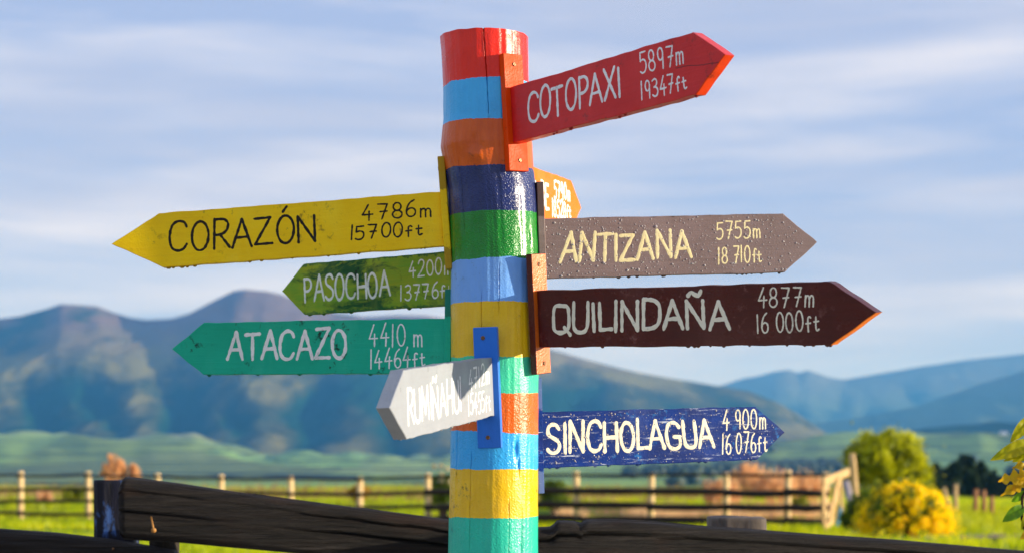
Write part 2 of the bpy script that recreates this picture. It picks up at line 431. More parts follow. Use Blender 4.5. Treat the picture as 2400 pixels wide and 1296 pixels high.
# ------------------------------------------------------------------ signpost
D0 = 4.83
def zy(y): return 1.7 - (y - 1050) / 4500.0 * D0     # heights along the post axis
CY = [(zy(1296 + 900), -0.047), (zy(1296), -0.0472), (zy(900), -0.0429), (zy(600), -0.0429), (zy(450), -0.0504), (zy(350), -0.0644), (zy(200), -0.0665), (zy(85), -0.0708)]
def post_c(z): return float(np.interp(z, [p[0] for p in CY], [p[1] for p in CY]))
RY = [(0, 0.118), (zy(1296), 0.1125), (zy(1100), 0.1105), (zy(900), 0.110), (zy(700), 0.1105), (zy(600), 0.109), (zy(470), 0.1105), (zy(400), 0.111), (zy(345), 0.1155), (zy(280), 0.108), (zy(200), 0.1075), (zy(85), 0.1105), (zy(60), 0.1105)]
def post_r(z): return float(np.interp(z, [p[0] for p in RY], [p[1] for p in RY]))
BANDS = [('red', 66, 181), ('light blue', 181, 279), ('burnt orange', 279, 386), ('navy blue', 386, 493), ('green', 493, 603), ('periwinkle blue', 603, 705),
         ('mustard yellow', 705, 834), ('aqua green', 834, 920), ('bright orange', 920, 1012), ('sky blue', 1012, 1099), ('golden yellow', 1099, 1214), ('turquoise green', 1214, 1900)]
g_v = (70, 70, 7)   # vertical grain
BM = {
 'red': paint('post_red', (0.92, 0.024, 0.003), (0.82, 0.016, 0.004), g_v, 0.30, 0.25, 0.2, spec=0.35, var=1.0, coat=0.15),
 'light blue': paint('post_light_blue', (0.06, 0.50, 0.95), (0.06, 0.44, 0.92), g_v, 0.32, 0.25, 0.25, spec=0.35, var=1.0, coat=0.1),
 'burnt orange': paint('post_burnt_orange', (0.74, 0.13, 0.004), (0.56, 0.075, 0.006), g_v, 0.33, 0.25, 0.25, spec=0.35, var=1.0, coat=0.1),
 'navy blue': paint('post_navy', (0.012, 0.028, 0.17), (0.008, 0.012, 0.06), g_v, 0.22, 0.6, 0.1, wetscale=210, spec=0.35, var=1.0, coat=0.25),
 'green': paint('post_green', (0.006, 0.28, 0.02), (0.008, 0.15, 0.018), g_v, 0.22, 0.6, 0.1, wetscale=210, spec=0.35, var=1.0, coat=0.25),
 'periwinkle blue': paint('post_periwinkle', (0.16, 0.40, 0.92), (0.22, 0.46, 0.90), g_v, 0.35, 0.2, 0.35, spec=0.35, var=1.0, coat=0.1),
 'mustard yellow': paint('post_mustard', (0.92, 0.58, 0.004), (0.82, 0.48, 0.005), g_v, 0.38, 0.3, 0.9, spec=0.35, var=1.0, coat=0.2),
 'aqua green': paint('post_aqua', (0.05, 0.70, 0.38), (0.07, 0.60, 0.36), g_v, 0.33, 0.3, 0.15, spec=0.35, var=1.0, coat=0.15),
 'bright orange': paint('post_bright_orange', (0.85, 0.15, 0.004), (0.78, 0.11, 0.004), g_v, 0.3, 0.4, 0.15, spec=0.35, var=1.0, coat=0.2),
 'sky blue': paint('post_sky_blue', (0.03, 0.42, 0.95), (0.05, 0.46, 0.90), g_v, 0.3, 0.4, 0.2, spec=0.35, var=1.0, coat=0.2),
 'golden yellow': paint('post_golden', (0.90, 0.56, 0.004), (0.80, 0.45, 0.006), g_v, 0.32, 0.3, 0.35, spec=0.35, var=1.0, coat=0.15),
 'turquoise green': paint('post_turquoise', (0.015, 0.56, 0.38), (0.02, 0.46, 0.34), g_v, 0.32, 0.35, 0.15, spec=0.35, var=1.0, coat=0.15),
}
NA = 720
def knot(th, z, th0, z0, wt, wz, d):
    dth = (th - th0 + math.pi) % (2 * math.pi) - math.pi
    return d * math.exp(-(dth / wt) ** 2 - ((z - z0) / wz) ** 2)
# theta = 0 faces the camera (-Y), positive to the right (+X)
def post_pt(th, z):
    r = post_r(z)
    n3 = noise.noise(Vector((math.sin(th) * 1.1, math.cos(th) * 1.1, z * 1.8)))
    r += 0.0035 * n3 + 0.0014 * noise.noise(Vector((math.sin(th) * 9, math.cos(th) * 9, z * 3))) + 0.0009 * noise.noise(Vector((math.sin(th) * 5, math.cos(th) * 5, z * 22)))
    for (c_, za_, zb_) in ((-.55, 1.45, 1.70), (.36, 1.38, 1.58), (-.30, 1.95, 2.10), (-.72, 2.22, 2.42), (.10, 2.02, 2.16), (-1.0, 1.6, 1.9), (.7, 1.2, 1.5)):
        if za_ < z < zb_:
            dc = abs(th - c_ - 0.02 * noise.noise(Vector((z * 30, c_, 0))))
            if dc < .0065: r -= .0045 * min(1, min(z - za_, zb_ - z) / .03)
    r -= knot(th, z, -0.26, zf(330), 0.13, 0.020, 0.005); r += knot(th, z, -0.26, zf(362), 0.16, 0.014, 0.005)
    r -= knot(th, z, 0.53, zf(1052), 0.045, 0.020, 0.007); r -= knot(th, z, 0.60, zf(1090), 0.02, 0.018, 0.004)
    r -= knot(th, z, 0.2, zy(760), 0.3, 0.04, 0.003); r -= knot(th, z, 0.95, zy(560), 0.06, 0.03, 0.005)
    # drying crack from the top
    if z > zf(285):
        c = -0.0 + 0.05 * (zf(66) - z) / 0.24 * 1.7 + 0.006 * noise.noise(Vector((z * 60, 0, 0)))
        d = abs((th - c + math.pi) % (2 * math.pi) - math.pi)
        wdt = 0.011 * min(1, (z - zf(285)) / 0.12)
        if d < wdt: r -= 0.010
    else:
        pass
    return (post_c(z) + r * math.sin(th), D0 - r * math.cos(th), z)
def zf(y): return 1.7 - (y - 1050) / 4500.0 * (D0 - 0.11)
def band_edge(k, th):
    if k == 0: return zf(66) + 0.0018 * noise.noise(Vector((th * 4, 0, 5)))
    y = BANDS[k][1] if k < len(BANDS) else BANDS[-1][2]
    z = zf(y)
    tilt = {1: 0.004, 4: 0.004, 5: 0.004, 9: -0.004}.get(k, 0)
    return z + 0.0042 * noise.noise(Vector((math.sin(th) * 2.5, math.cos(th) * 2.5, k * 3.3))) + 0.0016 * noise.noise(Vector((math.sin(th) * 20, math.cos(th) * 20, k))) + tilt * math.sin(th)
signpost = empty('signpost', (post_c(0), D0, 0))
tag(signpost, 'thick round wooden post painted in bright coloured bands that carries all the arrow signs', 'signpost')
TH = [2 * math.pi * (i / NA) - math.pi for i in range(NA)]
base_off = Vector((post_c(0), D0, 0))
for k, (cn, y0, y1) in enumerate(BANDS):
    hgt = (y1 - y0) / 4500 * D0
    nrow = max(14, int(hgt / (0.0035 if k < 11 else 0.02)))
    V = []
    for j in range(nrow + 1):
        f = j / nrow
        for th in TH:
            za, zb = band_edge(k, th), (band_edge(k + 1, th) if k < 11 else -0.6)
            p = post_pt(th, za + (zb - za) * f)
            V.append((p[0] - base_off.x, p[1] - base_off.y, p[2]))
    i = np.arange(nrow)[:, None] * NA; j = np.arange(NA)[None, :]; j2 = (j + 1) % NA
    F = np.stack([i + NA + j, i + NA + j2, i + j2, i + j], -1).reshape(-1, 4)
    o = add('painted_band', mesh_np('painted_band', V, F, True), BM[cn], signpost)
    o['label'] = cn + ' band painted round the post'
    if k == 0:
        bm = bmesh.new(); vs = [bm.verts.new(V[q]) for q in range(0, NA, 2)]
        f_ = bm.faces.new(vs); bmesh.ops.poke(bm, faces=[f_])
        e_ = add('post_top', bm_mesh('post_top', bm), BM['red'], signpost)
        for v in e_.data.vertices: v.co.z -= 0.0005

# ------------------------------------------------------------------ brush lettering
def arc(cx, cy, rx, ry, a0, a1, n=14):
    return [(cx + rx * math.cos(R(a0 + (a1 - a0) * i / n)), cy + ry * math.sin(R(a0 + (a1 - a0) * i / n))) for i in range(n + 1)]
def sp_(pts, n=5):      # smooth curve through points
    out = []
    P = [pts[0]] + list(pts) + [pts[-1]]
    for i in range(1, len(P) - 2):
        p0, p1, p2, p3 = P[i - 1], P[i], P[i + 1], P[i + 2]
        for s in range(n):
            t = s / n
            out.append(tuple(0.5 * (2 * p1[c] + (p2[c] - p0[c]) * t + (2 * p0[c] - 5 * p1[c] + 4 * p2[c] - p3[c]) * t * t + (3 * p1[c] - p0[c] - 3 * p2[c] + p3[c]) * t ** 3) for c in (0, 1)))
    out.append(pts[-1]); return out
GL = {   # char: (advance width, strokes)
 'A': (.66, [[(0.02, 0), (.33, 1)], [(.33, 1), (.64, 0)], [(.14, .34), (.53, .36)]]),
 'B': (.5, [[(.05, 0), (.05, 1)], sp_([(.05, 1), (.34, .97), (.42, .78), (.3, .57), (.05, .53)]), sp_([(.05, .53), (.36, .5), (.48, .28), (.34, .04), (.05, 0)])]),
 'C': (.58, [sp_([(.56, .80), (.48, .95), (.30, 1), (.12, .90), (.03, .66), (.02, .36), (.10, .10), (.28, 0), (.46, .04), (.57, .20)])]),
 'D': (.62, [[(.05, 0), (.05, 1)], sp_([(.05, 1), (.36, .98), (.56, .82), (.60, .5), (.55, .18), (.36, .03), (.05, 0)])]),
 'E': (.46, [[(.05, 0), (.05, 1)], [(.05, 1), (.44, 1)], [(.05, .54), (.36, .55)], [(.05, 0), (.46, .02)]]),
 'G': (.62, [sp_([(.58, .82), (.48, .96), (.30, 1), (.12, .90), (.03, .64), (.03, .34), (.12, .08), (.32, 0), (.50, .06), (.58, .22), (.58, .46)]), [(.34, .46), (.60, .46)]]),
 'H': (.60, [[(.04, 0), (.06, 1)], [(.56, 0), (.57, 1)], [(.05, .48), (.57, .50)]]),
 'I': (.14, [[(.07, 0), (.07, 1)]]),
 'L': (.46, [[(.06, 1), (.05, .02)], [(.05, .02), (.45, .04)]]),
 'M': (.72, [[(.03, 0), (.10, 1)], [(.10, 1), (.36, .18)], [(.36, .18), (.62, 1)], [(.62, 1), (.69, 0)]]),
 'N': (.64, [[(.05, 0), (.06, 1)], [(.06, 1), (.58, .0)], [(.58, 0), (.59, 1)]]),
 'O': (.60, [arc(.30, .5, .27, .5, 95, 455, 26)]),
 'P': (.50, [[(.06, 0), (.05, 1)], sp_([(.05, .98), (.32, .98), (.47, .84), (.46, .62), (.30, .48), (.06, .46)])]),
 'Q': (.64, [sp_([(.5, .96), (.16, .98), (.05, .84), (.03, .30), (.10, .08), (.30, .02), (.50, .10), (.58, .30), (.57, .82), (.5, .96)]), [(.42, .20), (.62, -.06)]]),
 'R': (.56, [[(.06, 0), (.05, 1)], sp_([(.05, .98), (.34, .98), (.49, .84), (.46, .62), (.30, .48), (.06, .46)]), [(.24, .47), (.56, .02)]]),
 'S': (.54, [sp_([(.50, .84), (.40, .97), (.24, 1), (.09, .90), (.06, .72), (.16, .58), (.36, .48), (.50, .34), (.50, .14), (.36, .01), (.18, 0), (.04, .12)])]),
 'T': (.58, [[(0, .98), (.58, 1)], [(.29, 1), (.29, 0)]]),
 'U': (.58, [sp_([(.04, 1), (.04, .30), (.12, .06), (.30, 0), (.46, .06), (.54, .30), (.54, 1)])]),
 'X': (.58, [[(.02, 1), (.56, 0)], [(.54, 1), (.03, 0)]]),
 'Y': (.58, [[(.02, 1), (.29, .5)], [(.56, 1), (.29, .5)], [(.29, .5), (.29, 0)]]),
 'Z': (.58, [[(.04, .98), (.55, 1)], [(.55, 1), (.03, .02)], [(.03, .02), (.58, .02)]]),
 '0': (.50, [arc(.25, .5, .22, .5, 95, 455, 22)]),
 '1': (.16, [[(.07, 0), (.08, 1)]]),
 '2': (.48, [sp_([(.04, .78), (.12, .95), (.28, 1), (.42, .88), (.42, .68), (.28, .38), (.03, .02)]), [(.03, .02), (.47, .04)]]),
 '3': (.46, [sp_([(.05, .92), (.22, 1), (.38, .92), (.38, .70), (.26, .56), (.16, .54)]), sp_([(.16, .54), (.34, .50), (.44, .30), (.36, .06), (.18, 0), (.03, .10)])]),
 '4': (.50, [[(.30, 1), (.03, .34)], [(.03, .34), (.48, .36)], [(.33, .56), (.31, -.02)]]),
 '5': (.48, [[(.44, 1), (.10, .98)], [(.10, .98), (.07, .58)], sp_([(.07, .58), (.26, .64), (.42, .52), (.44, .28), (.34, .06), (.16, 0), (.03, .08)])]),
 '6': (.48, [sp_([(.36, 1), (.18, .84), (.06, .52), (.05, .24), (.16, .03), (.32, .02), (.43, .16), (.42, .40), (.28, .52), (.12, .46), (.05, .30)])]),
 '7': (.50, [[(.05, 1), (.46, .98)], [(.46, .98), (.20, 0)], [(.14, .48), (.44, .50)]]),
 '8': (.48, [arc(.24, .74, .17, .26, -90, 270, 18), arc(.24, .24, .21, .25, 90, 450, 18)]),
 '9': (.46, [arc(.22, .70, .17, .29, 0, 360, 18), [(.39, .72), (.36, 0)]]),
 'm': (.52, [[(.05, 0), (.06, .55)], sp_([(.06, .40), (.14, .54), (.24, .52), (.27, .36), (.27, 0)]), sp_([(.27, .38), (.36, .54), (.46, .50), (.49, .34), (.49, 0)])]),
 'f': (.32, [sp_([(.32, .72), (.24, .78), (.16, .70), (.14, .50), (.14, .0)]), [(.02, .42), (.30, .44)]]),
 't': (.32, [sp_([(.14, .66), (.14, .14), (.20, .02), (.32, .08)]), [(.02, .44), (.30, .46)]]),
 ' ': (.16, []),
}
GL['Ñ'] = (.64, GL['N'][1] + [sp_([(.12, 1.20), (.22, 1.33), (.34, 1.24), (.46, 1.20), (.54, 1.36)])])
GL['Ó'] = (.60, GL['O'][1] + [[(.22, 1.14), (.34, 1.32)]])

def ribbon(bm, pts, w, h, face, rs):
    """one brush stroke: a low domed ribbon; pts are board coordinates (u, v); face maps (u, v, height) to local 3-D"""
    P = [Vector(p) for p in pts]
    # resample
    D = [0]
    for a, b in zip(P, P[1:]): D.append(D[-1] + (b - a).length)
    tot = D[-1]
    if tot < 1e-5: return
    n = max(4, int(tot / max(w * 0.35, 0.0012)))
    Q = []
    for i in range(n + 1):
        d = tot * i / n; k = max(0, min(len(D) - 2, int(np.searchsorted(D, d)) - 1))
        t = (d - D[k]) / max(1e-9, D[k + 1] - D[k]); Q.append(P[k].lerp(P[k + 1], t))
    tan = [(Q[min(i + 1, n)] - Q[max(i - 1, 0)]).normalized() for i in range(n + 1)]
    ph = rs.random() * 50
    cap = [0.25, 0.75, 1.0]
    rings = []
    ext = w * 0.42
    seq = [(Q[0] - tan[0] * ext, tan[0], .35), (Q[0] - tan[0] * ext * .7, tan[0], .74)] + [(Q[i], tan[i], 1.0) for i in range(n + 1)] + [(Q[n] + tan[n] * ext * .7, tan[n], .74), (Q[n] + tan[n] * ext, tan[n], .35)]
    for i, (c, t, s) in enumerate(seq):
        nrm = Vector((-t.y, t.x))
        ww = w * s * (1 + 0.34 * noise.noise(Vector((ph, i * 0.3, 0))) + .12 * noise.noise(Vector((ph, i * 0.9, 5)))) * 0.5
        off = nrm * w * 0.06 * noise.noise(Vector((ph + 9, i * 0.4, 0)))
        ring = []
        for a, hh in ((-1, 0), (-.72, .75), (0, 1), (.72, .75), (1, 0)):
            q = c + off + nrm * ww * a
            ring.append(bm.verts.new(face(q.x, q.y, -0.0003 + (h + 0.0003) * hh * (0.6 + 0.4 * s))))
        rings.append(ring)
    for a, b in zip(rings, rings[1:]):
        for k in range(4):
            bm.faces.new((a[k], a[k + 1], b[k + 1], b[k]))
    bm.faces.new(rings[0]); bm.faces.new(list(reversed(rings[-1])))

def lettering(text, quad, w, face, rs, gap=0.10):
    BL, TL, BR, TR = quad
    tot = sum(GL[c][0] for c in text) + gap * (len(text) - 1)
    bm = bmesh.new(); x = 0; q = 0
    for c in text:
        cw, st = GL[c]
        jx, jy, js = rs.uniform(-.03, .03), rs.uniform(-.04, .04), rs.uniform(-.06, .06)
        for s in st:
            pts = []
            for (a, b) in s:
                fx = (x + a + jx + js * b * .5) / tot; fy = b * (1 + js) + jy
                u = (BL[0] * (1 - fx) + BR[0] * fx) * (1 - fy) + (TL[0] * (1 - fx) + TR[0] * fx) * fy
                v = (BL[1] * (1 - fx) + BR[1] * fx) * (1 - fy) + (TL[1] * (1 - fx) + TR[1] * fx) * fy
                pts.append((u, v))
            ribbon(bm, pts, w, 0.0004 + 0.00003 * (q % 7), face, rs); q += 1
        x += cw + gap
    bmesh.ops.recalc_face_normals(bm, faces=bm.faces)
    return bm_mesh('lettering', bm)

# ------------------------------------------------------------------ arrow signs
THK = 0.030
def board_mesh(L_, T_, h, rs, edge_amp=0.0011):
    a = -0.0
    corners = [(a, -h / 2), (L_, -h / 2), (L_ + T_, 0), (L_, h / 2), (a, h / 2)]
    out = []
    for i in range(5):
        p, q = Vector(corners[i]), Vector(corners[(i + 1) % 5]); n = max(1, int((q - p).length / 0.012)) if i != 4 else 1
        for k in range(n):
            v = p.lerp(q, k / n)
            d = (q - p).normalized(); nr = Vector((d.y, -d.x))
            if k: v += nr * edge_amp * 2 * noise.noise(Vector((v.x * 22, v.y * 22, rs.random() * .3 + L_ * 50)))
            out.append(v)
    N = len(out); c = 0.0016
    ins = []
    for i in range(N):
        d1 = (out[i] - out[i - 1]).normalized(); d2 = (out[(i + 1) % N] - out[i]).normalized()
        n1 = Vector((-d1.y, d1.x)); n2 = Vector((-d2.y, d2.x)); b = (n1 + n2)
        b = b / max(0.5, b.length_squared) * 2 * 0.5 * 2
        ins.append(out[i] + b * c * 0.9)
    bm = bmesh.new(); H = THK / 2
    rings = [[bm.verts.new((p.x, yy, p.y)) for p in poly] for poly, yy in ((ins, -H), (out, -H + c), (out, H - c), (ins, H))]
    for r0, r1 in zip(rings, rings[1:]):
        for i in range(N): bm.faces.new((r0[i], r0[(i + 1) % N], r1[(i + 1) % N], r1[i]))
    bm.faces.new(list(rings[0])); bm.faces.new(list(reversed(rings[-1])))
    bmesh.ops.recalc_face_normals(bm, faces=bm.faces)
    return bm_mesh('board', bm)
def bev_box(name, sx_, sy_, sz_, bv=0.0015, loc=(0, 0, 0)):
    bm = bmesh.new(); bmesh.ops.create_cube(bm, size=1, matrix=Matrix.Translation(loc) @ Matrix.Diagonal((sx_, sy_, sz_, 1)))
    bmesh.ops.bevel(bm, geom=bm.edges[:], offset=bv, segments=1, affect='EDGES')
    return bm_mesh(name, bm)
def screw_mesh():
    # slotted round head, axis +X
    bm = bmesh.new(); r = 0.0052; n = 14; s = 0.0008
    for sg in (-1, 1):
        pr = []
        a0 = math.asin(s / r)
        pts = [(r * math.cos(a0 + (math.pi - 2 * a0) * i / n), r * math.sin(a0 + (math.pi - 2 * a0) * i / n)) for i in range(n + 1)]
        if sg < 0: pts = [(x, -y) for x, y in pts][::-1]
        lo = [bm.verts.new((-0.001, x, y)) for x, y in pts]; mi = [bm.verts.new((0.0012, x, y)) for x, y in pts]; hi = [bm.verts.new((0.0022, x * .75, sg * s + (y - sg * s) * .75)) for x, y in pts]
        m = len(pts)
        for a, b in ((lo, mi), (mi, hi)):
            for i in range(m): bm.faces.new((a[i], a[(i + 1) % m], b[(i + 1) % m], b[i]))
        bm.faces.new(hi)
    base = [bm.verts.new((0.0006, r * .98 * math.cos(2 * math.pi * i / 20), r * .98 * math.sin(2 * math.pi * i / 20))) for i in range(20)]
    bm.faces.new(base)
    bmesh.ops.recalc_face_normals(bm, faces=bm.faces)
    return bm_mesh('screw', bm)
SCREW = screw_mesh()
ms, nt_, b_ = nodes('rusty_metal')
nt_.links.new(ramp(nt_, noise_n(nt_, coord(nt_), 300, 4), [(0.35, (0.10, 0.04, 0.02)), (0.65, (0.30, 0.17, 0.08))]), b_.inputs['Base Color'])
b_.inputs['Metallic'].default_value = 0.6; b_.inputs['Roughness'].default_value = 0.45
SCREW.materials.append(ms)

def drop_mesh():
    bm = bmesh.new(); bmesh.ops.create_uvsphere(bm, u_segments=10, v_segments=6, radius=1.0)
    for v in bm.verts:
        if v.co.z > 0: v.co.z *= 0.25
        k = (1 - v.co.z) / 2
        v.co.x *= 1.0 - 0.25 * max(0, -v.co.z); v.co.y *= 1.0 - 0.25 * max(0, -v.co.z)
    me = bm_mesh('drop', bm); me.shade_smooth(); return me

WHITE = paint('white_lettering', (0.90, 0.90, 0.90), (0.66, 0.66, 0.66), (90, 90, 90), 0.45, 0, 0.2)
BLACK = paint('black_lettering', (0.012, 0.010, 0.008), (0.03, 0.02, 0.01), (60, 60, 60), 0.4, 0, 0.0)
CREAM = paint('cream_lettering', (0.82, 0.74, 0.42), (0.78, 0.66, 0.32), (60, 60, 60), 0.5, 0, 0.1)
OLDW = paint('aged_white_lettering', (0.82, 0.79, 0.64), (0.66, 0.62, 0.50), (60, 60, 60), 0.5, 0, 0.2)
PALE = paint('pale_cream_lettering', (0.85, 0.78, 0.58), (0.72, 0.64, 0.46), (60, 60, 60), 0.45, 0, 0.2)

gu = (5, 60, 80)
MB_ = {
 'red': paint('sign_red', (0.66, 0.014, 0.012), (0.52, 0.010, 0.012), gu, 0.38, 0.10, 0.25, crack=True, coat=0.25, edge=(0.068, (0.22, 0.02, 0.02), 0.0)),
 'redplate': paint('plate_red', (0.82, 0.07, 0.002), (0.72, 0.045, 0.002), (60, 60, 8), 0.45, 0.22, 0.15, spec=0.12),
 'yellow': paint('sign_yellow', (0.97, 0.64, 0.002), (0.84, 0.50, 0.004), gu, 0.42, 0.12, 0.3, dirtcol=(0.12, 0.06, 0.01), edge=(0.068, (0.3, 0.17, 0.01), 0.0)),
 'olive': paint('sign_weathered_green', (0.34, 0.40, 0.012), (0.07, 0.34, 0.03), gu, 0.42, 0.12, 0.7, dirtcol=(0.004, 0.03, 0.012), streak=((5, 20, 14), 0.50, 0.62, (0.010, 0.09, 0.02)), edge=(0.069, (0.006, 0.11, 0.03), 0.01)),
 'teal': paint('sign_teal', (0.008, 0.44, 0.28), (0.006, 0.36, 0.23), gu, 0.42, 0.05, 0.8, dirtcol=(0.008, 0.05, 0.035), edge=(0.069, (0.01, 0.14, 0.1), 0.0)),
 'white': paint('sign_white', (0.32, 0.345, 0.38), (0.28, 0.30, 0.34), gu, 0.45, 0.05, 0.15, dirtcol=(0.25, 0.2, 0.1)),
 'blueplate': paint('plate_blue', (0.03, 0.19, 0.74), (0.025, 0.16, 0.64), (60, 60, 8), 0.4, 0.05, 0.1),
 'brown': paint('sign_grey_brown', (0.24, 0.18, 0.175), (0.16, 0.115, 0.11), (4, 90, 130), 0.42, 0.12, 0.1, wetscale=260, edge=(0.075, (0.06, 0.04, 0.035), 0.002)),
 'maroon': paint('sign_maroon', (0.085, 0.010, 0.008), (0.045, 0.006, 0.006), gu, 0.30, 0.12, 0.35, dirtcol=(0.2, 0.08, 0.07), coat=0.2, edge=(0.07, (0.16, 0.05, 0.04), 0.0)),
 'maroonplate': paint('plate_maroon', (0.10, 0.018, 0.012), (0.06, 0.010, 0.008), (60, 60, 8), 0.25, 0.25, 0.1, coat=0.2),
 'navy': paint('sign_navy', (0.004, 0.038, 0.25), (0.003, 0.006, 0.055), (4, 30, 34), 0.38, 0.15, 0.5, dirtcol=(0.02, 0.16, 0.45), var=1.0, spec=0.08, streak=((14, 90, 200), 0.60, 0.66, (0.45, 0.50, 0.62)), wetscale=200, edge=(0.071, (0.10, 0.16, 0.36), -0.002)),
 'orange': paint('sign_orange', (0.85, 0.19, 0.002), (0.78, 0.15, 0.002), gu, 0.42, 0.05, 0.1),
}
